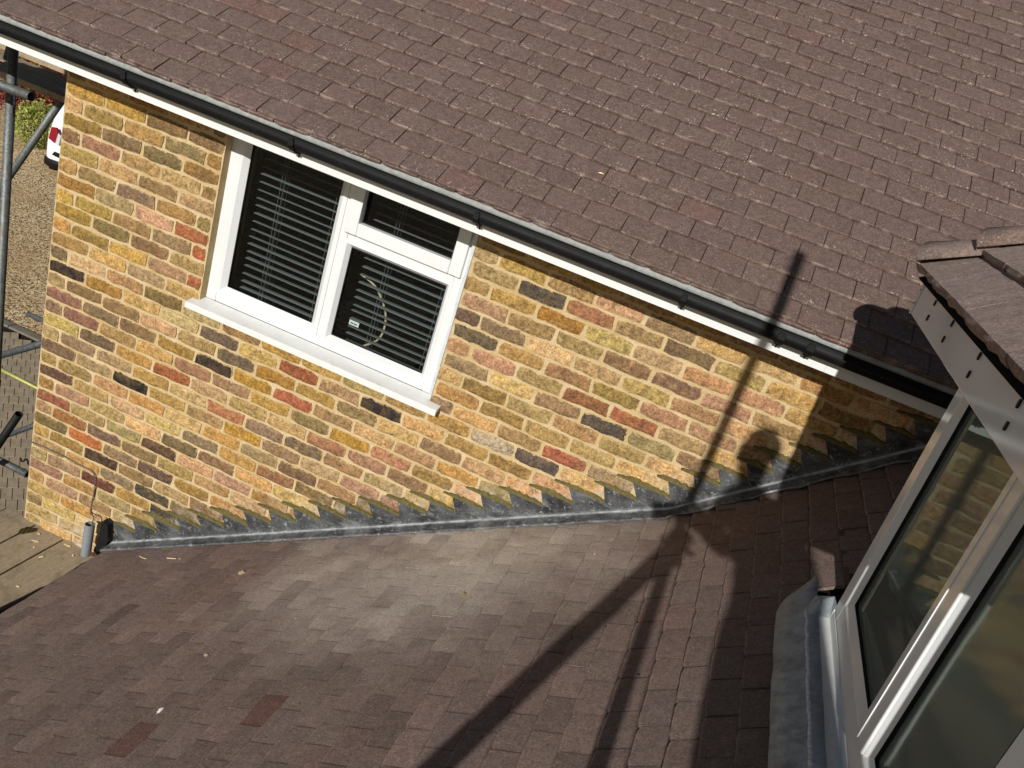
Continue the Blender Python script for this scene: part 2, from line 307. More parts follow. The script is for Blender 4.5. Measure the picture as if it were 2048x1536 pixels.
# ---------------------------------------------------------------- brick house
CH = 0.0743
house = empty('brick_house', 'yellow stock brick house with white window, black gutter and brown tiled roof', 'house', (0, 0, GZ))
WX0, WX1, WZ0, WZ1 = .872, 2.124, -.745, .30
wall_top = .30
wm = MB()
def wq(x0, x1, z0, z1): wm.box((x0, 0.0, z0), (x1, .25, z1))
wq(0, WX0, GZ, wall_top); wq(WX1, 7.0, GZ, wall_top); wq(WX0, WX1, GZ, WZ0)
wall = reparent(wm.build('wall', M_MO), house)
gb = MB(); gb.box((0.0, .25, GZ), (.25, 7.5, wall_top)); gb.box((6.75, .25, GZ), (7.0, 7.5, wall_top)); gb.box((.25, 7.25, GZ), (6.75, 7.5, wall_top)); reparent(gb.build('rear_wall', M_MO), house)
PAL = [((200,168,106),22),((206,180,126),18),((184,146,82),14),((192,150,76),8),((172,144,98),12),((164,134,108),9),((196,156,122),10),((142,122,84),7),((92,84,74),4),((172,118,88),2),((150,116,92),5),((126,110,88),5)]
POOL = [c for c, n_ in PAL for _ in range(n_)]
SPEC = {(5,3):(186,104,72),(6,4):(190,98,66),(8,4):(188,100,68),(23,1):(214,112,62),(17,2):(44,46,48),(15,3):(176,92,60),(24,2):(76,62,54),(23,3):(104,84,78),(25,3):(74,74,66),(26,4):(70,72,66),(26,2):(116,74,64),
 (21,0):(150,84,70),(22,1):(170,112,64),(19,0):(108,82,70),(0,11):(84,80,76),(1,11):(186,130,52),(0,9):(204,156,74),(10,11):(214,202,178),(10,12):(104,94,90),(17,5):(214,164,66),(21,3):(92,72,62),(14,1):(150,102,96),(13,0):(150,104,98),
 (11,0):(64,56,52),(11,1):(184,136,60),(13,4):(66,58,54),(11,6):(160,82,56),(13,6):(196,104,80),(11,8):(64,58,56),(13,5):(206,158,56),(12,6):(184,134,54),(14,8):(204,156,62),(14,9):(206,144,116),(9,12):(188,98,80),(6,13):(90,84,80),(5,13):(178,104,76),(5,12):(150,96,66),(17,8):(204,156,136),(2,0):(150,112,84),(1,1):(128,110,84)}
def fold_z(x): return -.714 + (.5779 if x < 3.327 else .8554)*(x-3.327)
def brick_mesh(L, H, seed, name='brick'):
    r = random.Random(seed); n = 14; half = (L/2, H/2)
    ring = []
    per = [(-1,-1),(-.62,-1),(-.2,-1),(.22,-1),(.64,-1),(1,-1),(1,0),(1,1),(.6,1),(.2,1),(-.2,1),(-.6,1),(-1,1),(-1,0)]
    for (a, b) in per:
        j = lambda k: r.uniform(-k, k)
        cx_ = a*half[0] + j(.0036); cz_ = b*half[1] + j(.0042)
        if abs(a) == 1 and abs(b) == 1: cx_ -= a*r.uniform(.0, .007); cz_ -= b*r.uniform(.0, .006)
        ring.append((cx_, cz_))
    vs = []; dy = [r.uniform(-.0015, .0015) for _ in ring]
    for (x, z) in ring: vs.append((x*1.012, .010, z*1.03))
    for (x, z), d in zip(ring, dy): vs.append((x, -.0042+d*.6, z))
    for (x, z), d in zip(ring, dy): vs.append((x - math.copysign(min(.012, abs(x)*.5), x), -.0078+d*.5, z - math.copysign(min(.012, abs(z)*.6), z) if abs(z) > .004 else z))
    fs = []
    for i in range(n):
        j = (i+1) % n; fs += [(i, j, n+j, n+i), (n+i, n+j, 2*n+j, 2*n+i)]
    fs.append(tuple(range(2*n, 3*n)))
    return vs, fs, [1.0]*n+[1.0]*n+[0.0]*n
VARS = {}
def brick_variant(L, k):
    key = (round(L, 3), k)
    if key not in VARS: VARS[key] = brick_mesh(L, CH-.0128, hash(key) & 0xffff)
    return VARS[key]
bricks = []
for i in range(-4, 33):
    z1 = -i*CH; z0 = z1-CH; zc = (z0+z1)/2
    xs = [0.0]; x = .1125 if i % 2 == 0 else .225; kk = 0
    while x < 4.7: xs.append(x); x += .225
    for k_, (a, b) in enumerate(zip(xs[:-1], xs[1:])):
        pieces = [(a, b)]
        if zc > WZ0 and zc < WZ1 + .1:
            pieces = []
            if a < WX0-.03: pieces.append((a, min(b, WX0)))
            if b > WX1+.03: pieces.append((max(a, WX1), b))
        for (p, q) in pieces:
            xc = (p+q)/2
            if z1 < fold_z(q) - .12 and q > .62: continue
            if z0 < -2.45 and xc < .6 and z1 < -2.45: continue
            if q-p < .04: continue
            col = SPEC.get((i, k_))
            if col is not None: col = tuple(.72*v+.28*w_ for v, w_ in zip(col, (168, 138, 100) if max(col) > 120 else col))
            if col is None:
                c = random.choice(POOL); f = random.uniform(.84, 1.14); q_ = min(.5, max(.1, .10+.10*xc)); c = tuple(v*(1-q_)+w_*q_ for v, w_ in zip(c, (206, 166, 122))); col = tuple(min(255, v*f*random.uniform(.96, 1.04)) for v in c)
            (pu, pv), d = proj((xc, 0, zc)); inside = -30 < pu < 2080 and -30 < pv < 1560
            bricks.append(dict(x=xc, z=zc, L=q-p-.0125, col=srgb(*col), size=(q-p)/d*(1.0 if inside else 0.0), hidden=zc > .14))
bricks.sort(key=lambda b: -(b['size'] if not b['hidden'] else 0))
cache = {}; rest = MB(); L_FULL = .2125
for idx, b in enumerate(bricks):
    L = L_FULL if abs(b['L']-L_FULL) < .002 else round(b['L'], 3); k_ = random.randrange(18) if L == L_FULL else random.randrange(4)
    jz = random.uniform(-.0018, .0018); jy = random.uniform(-.0028, .0022); fl = random.random() < .5
    if idx < 300:
        if (L, k_) not in cache:
            vs, fs, ed = brick_variant(L, k_); mb = MB(); mb.add(vs, fs, ed); o = mb.build('brick', M_BR, wall); cache[(L, k_)] = o.data
        else: o = link('brick', cache[(L, k_)], wall)
        o.location = (b['x'], jy, b['z']+jz); o.color = b['col']
        if fl: o.rotation_euler = (0, math.pi, 0)
        else: o.rotation_euler = (0, random.uniform(-.006, .006), 0)
    else:
        vs, fs, ed = brick_variant(L, k_); rest.add([(b['x']+v[0], v[1]+jy, b['z']+v[2]+jz) for v in vs], fs, ed, b['col'])
tag(rest.build('small_brick', M_BRJ, wall), kind='stuff')

# tiles ---------------------------------------------------------------------
def tile_mesh(wd, gauge, seed, thick=.0115, camber=.0015, cut=None):
    r = random.Random(seed); h = wd/2; ln = gauge*1.18
    nx = 6; tail = []
    for i in range(nx+1):
        t = -1+2*i/nx; s = r.uniform(-.0012, .0012)
        if abs(t) == 1: s += r.uniform(.001, .006)
        tail.append((t*h, s))
    top = lambda x, s: .0245 - .0115*(s/gauge) + camber*(1-(x/h)**2) + tw*(x/h)*(1-s/ln)
    tw = r.uniform(-.0011, .0011); lift = r.uniform(-.0008, .0018)
    vs = []; uv = []
    for (x, s) in tail: vs.append((x, s, top(x, s)-thick+lift)); uv.append((.5+x/wd, 0))
    for (x, s) in tail: vs.append((x, s+.0008, top(x, s)-.0028+lift)); uv.append((.5+x/wd, 0))
    for (x, s) in tail: vs.append((x*.995, s+.0045, top(x, s)+lift)); uv.append((.5+x/wd, .035))
    for (x, s) in tail: vs.append((x*.998, ln, top(x, ln))); uv.append((.5+x/wd, 1.1))
    n = nx+1; fs = []
    for rw in range(3):
        for i in range(nx): fs.append((rw*n+i, rw*n+i+1, (rw+1)*n+i+1, (rw+1)*n+i))
    for e in (0, nx):
        a = len(vs); x = tail[e][0]; vs.append((x*.998, ln, top(x, ln)-thick)); uv.append((.5, 1.1))
        f = (e, n+e, 2*n+e, 3*n+e, a); fs.append(f if e else f[::-1])
    return vs, fs, uv
def lay_tiles(parent, name, cells, frame, wd, gauge, mi, mj, nvar=10, seed=0, maxn=300):
    """cells: (a along course, s up slope, width, tint, extra lift); frame(a, s, h) -> world"""
    variants = {}
    def var(wd_, k):
        key = (round(wd_, 3), k)
        if key not in variants: variants[key] = tile_mesh(wd_, gauge, seed*100+k+int(wd_*1000))
        return variants[key]
    lst = []
    for c in cells:
        P = frame(c[0], c[1]+gauge/2, 0); (u, v), d = proj(P)
        ins = -40 < u < 2090 and -40 < v < 1580 and d > 0
        lst.append((-(c[2]/d) if ins else 0, c))
    lst.sort(key=lambda t: t[0])
    o0 = Vector(frame(0, 0, 0)); ex = Vector(frame(1, 0, 0))-o0; ey = Vector(frame(0, 1, 0))-o0; ez = Vector(frame(0, 0, 1))-o0
    data = {}; rest = MB()
    for idx, (_, (a, s, wd_, tint, lift)) in enumerate(lst):
        k = random.randrange(nvar) if abs(wd_-wd) < .001 else random.randrange(2)
        dz = random.uniform(-.0012, .0016)+lift; rot = random.uniform(-.007, .007); ds = random.uniform(-.0022, .0022); tilt = random.uniform(-.006, .006)
        if idx < maxn:
            key = (round(wd_, 3), k)
            if key not in data:
                vs, fs, uv = var(wd_, k); mb = MB(); mb.add(vs, fs, None, None, uv); o = mb.build(name, mi, parent); data[key] = o.data
            else: o = link(name, data[key], parent)
            R_ = Matrix((ex, ey, ez)).transposed().to_4x4() @ Matrix.Rotation(rot, 4, 'Z') @ Matrix.Rotation(tilt, 4, 'Y')
            loc = Vector(frame(a, s+ds, dz)); pm = Matrix.Translation(loc) @ R_
            o.matrix_basis = pm; o.color = tint
        else:
            vs, fs, uv = var(wd_, k); cr, sr = math.cos(rot), math.sin(rot)
            rest.add([frame(a+x*cr-y*sr, s+ds+x*sr+y*cr, z+dz-x*tilt) for x, y, z in vs], fs, None, tint, uv)
    if rest.v: tag(rest.build('small_'+name, mj, parent), kind='stuff')
def tint_of(var=.1, red=.08):
    f = random.gauss(1, var*.6); r_ = 1+max(0, random.gauss(0, red)); return (f*r_, f, f*random.uniform(.97, 1.03), 1)

# main roof
X0, Y0, Z0, BE, GA = 2.3116, -.2595, .3024, .6469, .1044
cb, sb = math.cos(BE), math.sin(BE)
def main_frame(a, s, h):   # h=.0245 is the tile top at the tail
    h -= .0245
    return (a, Y0+s*cb-h*sb, Z0+s*sb+h*cb)
rf = MB(); P = [main_frame(-1.6, .02, 0), main_frame(7.2, .02, 0), main_frame(7.2, 4.3, 0), main_frame(-1.6, 4.3, 0)]
rf.add(P, [(0, 1, 2, 3)]); Q = [(p[0], p[1]+.02, p[2]-.045) for p in P]; rf.add(P+Q, [(3, 2, 6, 7), (0, 3, 7, 4), (2, 1, 5, 6), (7, 6, 5, 4)])
roof = reparent(rf.build('roof', M_UND), house)
cells = []
for r_ in range(0, 41):
    off = 0 if r_ % 2 == 0 else .0825
    a = X0 + off + .0825
    a -= math.ceil((a+1.5)/.165)*.165
    while a < 6.6:
        t = tint_of(.06, .015)
        if random.random() < .015: t = (t[0]*1.08, t[1]*.97, t[2]*.95, 1)
        cells.append((a, r_*GA, .1632, t, 0)); a += .165
lay_tiles(roof, 'roof_tile', cells, main_frame, .1632, GA, M_TM, M_TMJ, seed=1)
# doubled eaves course under the first row
ev = MB()
for i in range(46):
    a = X0 - 23*.165 + i*.165; j = random.uniform(-.004, .004)
    vs, fs, uv = tile_mesh(.162, GA, 900+i % 9); ev.add([main_frame(a+x, s-.004+j, h-.0125) for x, s, h in vs], fs, None, tint_of(), uv)
tag(ev.build('eaves_course', M_TMJ, roof), kind='stuff')

# eaves: fascia, soffit, felt, gutter
f_ = MB(); f_.box((-.9, -.222, .158), (7.1, -.204, .285)); reparent(f_.build('fascia', M_FAS), house)
f_ = MB(); f_.box((-.9, -.204, .172), (7.1, -.003, .182)); reparent(f_.build('soffit', M_WH), house)
f_ = MB(); rr = random.Random(3); n_ = 160
for i in range(n_+1):
    x = -1.0+i*8.0/n_; w1 = rr.uniform(-.0025, .0025)
    f_.add([(x, -.20, .296), (x, -.240, .284+w1*.5), (x, -.249+w1*.6, .265+w1*.7), (x, -.240, .258)], [])
f_.f = [(4*i+k, 4*i+4+k, 4*i+5+k, 4*i+1+k) for i in range(n_) for k in (0, 1, 2)]; f_.tint = [None]*len(f_.f)
reparent(f_.build('eaves_felt', M_FELT, smooth=True), house)
gt = MB(); n_ = 14; gy, gz, gr, gd = -.2605, .2425, .0380, .0340
prof = [(gy-gr*math.cos(math.pi*i/n_), gz-gd*math.sin(math.pi*i/n_)) for i in range(n_+1)]
prof = [(gy-gr-.0035, gz-.004), (gy-gr-.0035, gz+.002)] + prof[0:] + [(gy+gr, gz+.022), (gy+gr-.003, gz+.022)]
inn = [(gy-(gr-.003)*math.cos(math.pi*i/n_), gz-(gd-.003)*math.sin(math.pi*i/n_)+.0005) for i in range(n_, -1, -1)]
full = prof+inn
L_ = len(full)
for x in (-.9, 7.0): gt.add([(x, y, z) for y, z in full], [])
gt.f = [(i, i+1, L_+i+1, L_+i) for i in range(L_-1)]+[(L_-1, 0, L_, 2*L_-1)]; gt.tint = [None]*len(gt.f)
gutter = reparent(gt.build('gutter', M_BLK, smooth=False), house)
def bracket(x, wd=.024, knob=True):
    b = MB(); r1, r2 = gr+.0005, gr+.0055; n2 = 12
    for xx in (x-wd/2, x+wd/2):
        b.add([(xx, gy-r1*math.cos(math.pi*i/n2), gz-(r1-.004)*math.sin(math.pi*i/n2)) for i in range(n2+1)]+[(xx, gy-r2*math.cos(math.pi*i/n2), gz-(r2-.004)*math.sin(math.pi*i/n2)) for i in range(n2+1)], [])
    K = n2+1
    for i in range(n2): b.f += [(K+i, K+i+1, 3*K+i+1, 3*K+i), (i, K+i, K+i+1, i+1), (2*K+i, 2*K+i+1, 3*K+i+1, 3*K+i)]
    b.tint = [None]*len(b.f)
    b.box((x-wd/2, gy-r2-.004, gz-.014), (x+wd/2, gy-gr+.004, gz+.010))
    b.box((x-wd*.3, gy-r2-.002, gz+.010), (x+wd*.3, gy-gr+.010, gz+.017))
    b.box((x-wd*.42, gy+.006, .196), (x+wd*.42, -.2225, .212))
    b.box((x-.003, -.2265, .178), (x+.003, -.2225, .198))
    return reparent(b.build('gutter_bracket', M_BLK, bevel=.002), house)
for x in (.56, 1.365, 2.195, 3.055): bracket(x)
bracket(3.437, .03); bracket(3.549, .03)
mo = MB()
for i in range(260):
    x = random.choice([random.gauss(2.55, .18), random.uniform(.2, 3.4)]); y = gy+random.uniform(-.030, -.008); rr_ = random.uniform(.001, .0035)
    dz = gz-(gd-.003)*math.sqrt(max(0, 1-((y-gy)/(gr-.003))**2)); mo.box((x-rr_*1.6, y-rr_, dz-.001), (x+rr_*1.6, y+rr_, dz+rr_))
tag(reparent(mo.build('gutter_moss', M_MOSS), house), kind='stuff')

# ---------------------------------------------------------------- window in the brick wall
FY = .045    # face of frame
win = bpy.data.objects.new('window', None); COL.objects.link(win); reparent(win, house)
def wbar(x0, x1, z0, z1, y0=FY, y1=.115, name='frame', bev=.004): 
    b = MB(); b.box((x0, y0, z0), (x1, y1, z1)); return b.build(name, M_WH, win, bevel=bev)
wbar(.868, .922, -.70, .28); wbar(2.062, 2.128, -.70, .28); wbar(.9225, 2.0615, -.70, -.655, FY+.002); wbar(.9225, 2.0615, .14, .28, FY+.002)
wbar(1.480, 1.520, -.6545, .1395, FY+.003)           # mullion
wbar(1.5205, 2.0615, -.155, -.122, FY+.004)          # transom
def bead_frame(x0, x1, z0, z1, w_, yf, yb, name):      # bevelled inner frame
    b = MB(); o_ = [(x0, z0), (x1, z0), (x1, z1), (x0, z1)]; i_ = [(x0+w_, z0+w_), (x1-w_, z0+w_), (x1-w_, z1-w_), (x0+w_, z1-w_)]; m_ = [(x0+w_*.45, z0+w_*.45), (x1-w_*.45, z0+w_*.45), (x1-w_*.45, z1-w_*.45), (x0+w_*.45, z1-w_*.45)]
    b.add([(x, yf, z) for x, z in o_]+[(x, yf-.004, z) for x, z in m_]+[(x, yb, z) for x, z in i_]+[(x, yb+.03, z) for x, z in o_], [])
    for k in range(4):
        j = (k+1) % 4; b.f += [(k, j, 4+j, 4+k), (4+k, 4+j, 8+j, 8+k), (12+k, 12+j, j, k)]
    b.tint = [None]*len(b.f); return b.build(name, M_WH, win)
bead_frame(.920, 1.482, -.657, .142, .046, FY-.001, FY+.018, 'glazing_bead'); bead_frame(1.518, 2.064, -.657, -.1535, .030, FY-.001, FY+.018, 'glazing_bead')
wbar(1.5055, 1.568, -.1185, .14, FY-.018, FY+.03, 'vent_sash'); wbar(2.032, 2.092, -.1185, .14, FY-.018, FY+.03, 'vent_sash'); wbar(1.5685, 2.0315, -.1185, -.058, FY-.018, FY+.03, 'vent_sash'); wbar(1.5685, 2.0315, .105, .14, FY-.018, FY+.03, 'vent_sash')
for (x0, x1, z0, z1) in ((.955, 1.45, -.63, .12), (1.54, 2.045, -.635, -.175), (1.56, 2.04, -.065, .11)):
    b = MB(); b.add([(x0, FY+.024, z0), (x1, FY+.024, z0), (x1, FY+.024, z1), (x0, FY+.024, z1)], [(0, 1, 2, 3)]); b.build('pane', M_GL, win)
for (x0, x1, z0, z1) in ((.963, 1.439, -.614, .099), (1.546, 2.036, -.628, -.1825), (1.567, 2.033, -.0595, .1055)):
    b = MB(); t_ = .006
    for q in ((x0, x0+t_, z0, z1), (x1-t_, x1, z0, z1), (x0+t_, x1-t_, z0, z0+t_), (x0+t_, x1-t_, z1-t_, z1)): b.box((q[0], FY+.017, q[2]), (q[1], FY+.022, q[3]))
    b.build('gasket', M_GASK, win)
b = MB(); pr_ = [(.047, -.700), (-.054, -.716), (-.060, -.720), (-.060, -.746), (-.048, -.746), (-.046, -.728), (.047, -.716)]
for x in (.838, 2.192): b.add([(x, y, z) for y, z in pr_], [])
n_ = len(pr_); b.f = [(i, (i+1) % n_, n_+(i+1) % n_, n_+i) for i in range(n_)]+[tuple(range(n_)), tuple(range(2*n_-1, n_-1, -1))]; b.tint = [None]*len(b.f); b.build('sill', M_SILL, win, bevel=.002)
b = MB(); rr = random.Random(5); vs = []
for k in range(21):
    z = -.70+k*.049; e_ = rr.uniform(.001, .007); vs += [(2.1285, FY+.01, z), (2.1225-e_, FY-.002, z), (2.1215-e_, rr.uniform(-.006, .0), z), (2.132, -.006, z)]
b.add(vs, [(4*k+i, 4*k+i+1, 4*k+5+i, 4*k+4+i) for k in range(20) for i in range(3)]); b.build('jamb_pointing', M_CAULK, win)
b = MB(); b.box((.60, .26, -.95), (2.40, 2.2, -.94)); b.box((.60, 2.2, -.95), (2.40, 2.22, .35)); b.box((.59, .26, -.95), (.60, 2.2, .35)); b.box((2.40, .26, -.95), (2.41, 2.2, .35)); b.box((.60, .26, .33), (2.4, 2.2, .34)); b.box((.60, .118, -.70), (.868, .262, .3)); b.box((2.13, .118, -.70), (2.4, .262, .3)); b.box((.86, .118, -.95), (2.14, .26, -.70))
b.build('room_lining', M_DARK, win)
def blind(x0, x1, z0, z1, label):
    bl = bpy.data.objects.new('blind', None); COL.objects.link(bl); reparent(bl, house); tag(bl, label)
    s0 = None; n_ = int((z1-z0)/.0385)
    for k in range(n_+1):
        z = z0+k*.0385
        if s0 is None:
            b = MB(); t_ = math.radians(-3); P = []
            for i in range(5):
                s = -.0175+.035*i/4; c_ = .0022*(1-(s/.0175)**2); P.append((s*math.cos(t_), c_+s*math.sin(t_)))
            for xx in (x0, x1): b.add([(xx, y, z_+.0008) for y, z_ in P]+[(xx, y, z_-.0008) for y, z_ in reversed(P)], [])
            b.f = [(i, (i+1) % 10, 10+(i+1) % 10, 10+i) for i in range(10)]+[tuple(range(9, -1, -1)), tuple(range(10, 20))]; b.tint = [None]*len(b.f)
            s0 = b.build('slat', M_SLAT, bl); o = s0
        else: o = link('slat', s0.data, bl)
        o.location = (random.uniform(-.002, .002), .150, z+random.uniform(-.0012, .0012)); o.rotation_euler = (random.uniform(-.07, .07), random.uniform(-.0035, .0035), 0)
    b = MB()
    for fx in (.22, .25, .78, .81):
        xx = x0+(x1-x0)*fx
        for yy in (.131, .169): b.tube((xx, yy, z0-.01), (xx, yy, z1+.02), .0008, 5)
    b.build('ladder_cord', M_SLAT, bl)
blind(.985, 1.50, -.66, .20, 'dark grey slatted blind behind the left pane'); blind(1.585, 2.11, -.66, .20, 'dark grey slatted blind behind the right panes')
# cable and card seen through the right pane
def arc(pts, n=24):
    pts = [Vector(p) for p in pts]; out = []
    for i in range(len(pts)-1):
        p0 = pts[max(i-1, 0)]; p1 = pts[i]; p2 = pts[i+1]; p3 = pts[min(i+2, len(pts)-1)]
        for k in range(n):
            t = k/n; out.append(.5*((2*p1)+(-p0+p2)*t+(2*p0-5*p1+4*p2-p3)*t*t+(-p0+3*p1-3*p2+p3)*t**3))
    return out+[pts[-1]]
cpts = [hit_y(u, v, .20) for u, v in ((722, 548), (752, 575), (770, 620), (769, 655), (755, 680), (724, 693))]
tag(MB().path(arc(cpts, 8), .0055, 8).build('cable', M_BEIGE, smooth=True), 'beige curved cable behind the blind of the lower right pane', 'cable')
b = MB(); p = hit_y(708, 647, .12); b.box((p[0]-.026, .1195, p[2]-.012), (p[0]+.026, .121, p[2]+.012)); reparent(b.build('sticker', mat_plain('sticker', srgb(210, 212, 210), .5), ), house)
b = MB()
for k, q in enumerate(((704, 646), (711, 649))): 
    p = hit_y(q[0], q[1], .118); b.box((p[0]-.008, .1165, p[2]-.0025), (p[0]+.008, .1175, p[2]+.0025))
reparent(b.build('sticker_print', M_GASK), house)

# ---------------------------------------------------------------- lower wing roof
wing = empty('house_wing', 'lower tiled roof with lead flashing sloping down beside the brick wall', 'house wing', (2.4, -1.5, GZ))
MA, MBs = .5779, .8554
ca = 1/math.sqrt(1+MA*MA); sa = MA*ca; cb2 = 1/math.sqrt(1+MBs*MBs); sb2 = MBs*cb2
OFF = .03
XK = 3.327; ZK = -.714-OFF
# frame: a runs along -y (so that up-slope, across and normal are right handed), s up slope from the kink
def frA(a, s, h): h -= .0245; return (XK+s*ca-h*sa, -a, ZK+s*sa+h*ca)
def frB(a, s, h): h -= .0245; return (XK+s*cb2-h*sb2, -a, ZK+s*sb2+h*cb2)
b = MB(); q0 = frA(0.0, -3.15, 0); q1 = frA(0, 0.0, 0); q2 = frB(0, 1.32, 0); YB = -4.8
V = []
for q in (q0, q1, q2): V += [(q[0], -.001, q[2]), (q[0], YB, q[2])]
V += [(q2[0], -.001, GZ), (q2[0], YB, GZ), (q0[0]+.12, -.001, q0[2]), (q0[0]+.12, YB, q0[2]), (q0[0]+.12, -.001, GZ), (q0[0]+.12, YB, GZ)]
b.add(V, [(0, 1, 3, 2), (2, 3, 5, 4), (1, 0, 8, 9), (9, 8, 10, 11), (4, 5, 7, 6), (1, 9, 11, 7, 5, 3), (0, 2, 4, 6, 10, 8)])
lroof = reparent(b.build('roof', M_UND), wing)
GAx = .0883; gA = GAx/ca
cells = []
def dirty(t): return t
for n in range(-1, 32):
    x = 3.164-GAx*n
    if x < .53: break
    s = (x-XK)/ca; joint = .5015 + (.08035 if n % 2 else 0)
    a = joint + .08035 - math.ceil(joint/.1607+1)*.1607
    while a < 2.6:
        if a > -.06:
            t = tint_of(.15, .03)
            P = frA(a, s+gA/2, 0)
            for (sx, sy) in ((2.345, -1.345), (2.30, -1.41), (2.02, -1.60)):
                if abs(P[0]-sx) < .05 and abs(P[1]-sy) < .075: t = (.80, .60, .58, 1)
            cells.append((a, s, .1600, t, 0))
        a += .1607
lay_tiles(lroof, 'roof_tile', cells, frA, .1600, gA, M_TL, M_TLJ, seed=2)
cells = []
bl_ = [3.343, 3.425, 3.503, 3.570, 3.645, 3.720, 3.800, 3.875, 3.952, 4.03, 4.105, 4.18, 4.255]
bj_ = [.436, .52, .44, .52, .586, .536, .4543, .543, .46, .54, .46, .54, .46]
for n, x in enumerate(bl_):
    s = (x-XK)/cb2; joint = bj_[n]; a = joint+.08 - math.ceil(joint/.158+1)*.158
    while a < 2.6:
        if a > -.06 and not (x > 3.70 and a > 1.02) and not (a > .93 and x > 3.73): cells.append((a, s, .1560, tint_of(.08, .04), .004*abs(math.sin(a*7+n)) if n == 2 else (.012 if n == 6 and a > .4 else 0)))
        a += .158
lay_tiles(lroof, 'upper_roof_tile', cells, frB, .1560, .1015, M_TL, M_TLJ, seed=3)
# end tile of the raised strip, cut round at the corner beside the dormer

# stepped lead flashing, one sheet per length
def seg_sheet(x0, x1, first=False):
    yl = -.013; up = []; seals = []
    j0 = int(math.floor(-(fold_z(x1)+.06+.10)/CH))-1; xs = []
    def tipx(j):
        z = -j*CH; zz = z-.055
        return 3.327+(zz+.714)/(.5779 if zz < -.714 else .8554)
    j = 36; pts = [(x0, fold_z(x0)+.05)]
    while j > -8:
        j -= 1; xt = tipx(j)
        if xt < x0: continue
        xp = tipx(j+1); xtop = xp-.040+.010*math.sin(j*2.7)
        if xtop > x1: break
        pts += [(max(xtop, x0), -j*CH), (min(xt, x1), -j*CH)]
        seals.append((max(xtop-.045-.03*math.sin(j*1.9)**2, .60), min(xt, x1), -j*CH))
        if xt > x1: break
    return pts, seals, yl
edges = [.585, 1.02, 2.28, 3.327, 3.70, 4.32]
leads = []
for si, (x0, x1) in enumerate(zip(edges[:-1], edges[1:])):
    pts, seals, yl = seg_sheet(x0, x1); yl -= .0022*(si % 2)
    b = MB(); rr = random.Random(si)
    top = [p for p in pts if p[0] <= x1+1e-6]
    if top[-1][0] < x1: top.append((x1, top[-1][1]))
    # upstand against the wall, fanned as quads between top edge and fold
    clean = [top[0]]
    for p in top[1:]:
        if abs(p[0]-clean[-1][0]) < 1e-5 and abs(p[1]-clean[-1][1]) < 1e-5: continue
        clean.append(p)
    vs = []; fs = []
    for (x, z) in clean:
        vs += [(x, yl+rr.uniform(-.002, .002), z), (x, yl-.001, fold_z(x)+.012)]
    # build as polygons through bmesh-free strips: risers lean, so sort keeps monotone x within 2 cm
    poly = [(x, yl+rr.uniform(-.0015, .0015), z) for x, z in clean]+[(x1, yl, fold_z(x1)+.012), (x0, yl, fold_z(x0)+.012)]
    b.add(poly, [tuple(range(len(poly)))[::-1]])
    # fold and flange on the tiles; edge values carry the painted fold highlight
    nseg = max(4, int((x1-x0)/.035)); ring = []
    steep = x0 >= 3.3
    for k in range(nseg+1):
        x = x0+(x1-x0)*k/nseg; z = fold_z(x); wv = rr.uniform(-.0025, .0025)
        ln_ = .078 + (.010*math.sin(x*37)+rr.uniform(-.004, .004) if steep else rr.uniform(-.003, .003))
        saw = ((x-3.343) % .0765)/.0765 if steep else ((x-3.164) % GAx)/GAx
        zt = z - OFF + .0045 + (1-saw)*.006
        ring.append([(x, yl, z+.012), (x, yl-.004, z+.005), (x, yl-.009, z+.001), (x, yl-.020, z-.006+wv), (x, yl-ln_*.75, (z+zt)/2-.006+wv), (x, -ln_, zt-.001+wv*.5), (x, -ln_+.002, zt-.006)])
    vs = [p for r_ in ring for p in r_]; K = 7
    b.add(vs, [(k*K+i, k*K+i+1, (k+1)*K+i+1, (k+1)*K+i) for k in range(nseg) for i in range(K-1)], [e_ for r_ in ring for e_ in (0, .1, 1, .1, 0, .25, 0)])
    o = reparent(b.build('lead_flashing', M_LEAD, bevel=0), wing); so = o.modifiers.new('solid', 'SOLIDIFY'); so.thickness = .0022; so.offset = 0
    for (a, c, z) in seals:
        if c-a < .02: continue
        sb_ = MB(); n_ = max(3, int((c-a)/.012)); rows = []
        rr2 = random.Random(int(a*1e4)); hh = rr2.uniform(.013, .022)
        vs = []
        for k in range(n_+1):
            x = a+(c-a)*k/n_; e = min(1, .15+2.2*k/n_)*(.40+.60*min(1, 3*(n_-k)/n_)); t_ = (hh+rr2.uniform(-.007, .008))*max(.12, e)
            vs += [(x, yl-.0045, z-.004), (x, yl-.0050, z+t_*.6), (x, -.0065, z+t_)]
        sb_.add(vs, [(3*k+i, 3*k+i+1, 3*k+4+i, 3*k+3+i) for k in range(n_) for i in (0, 1)])
        sb_.build('sealant_bead', M_SEAL, o)

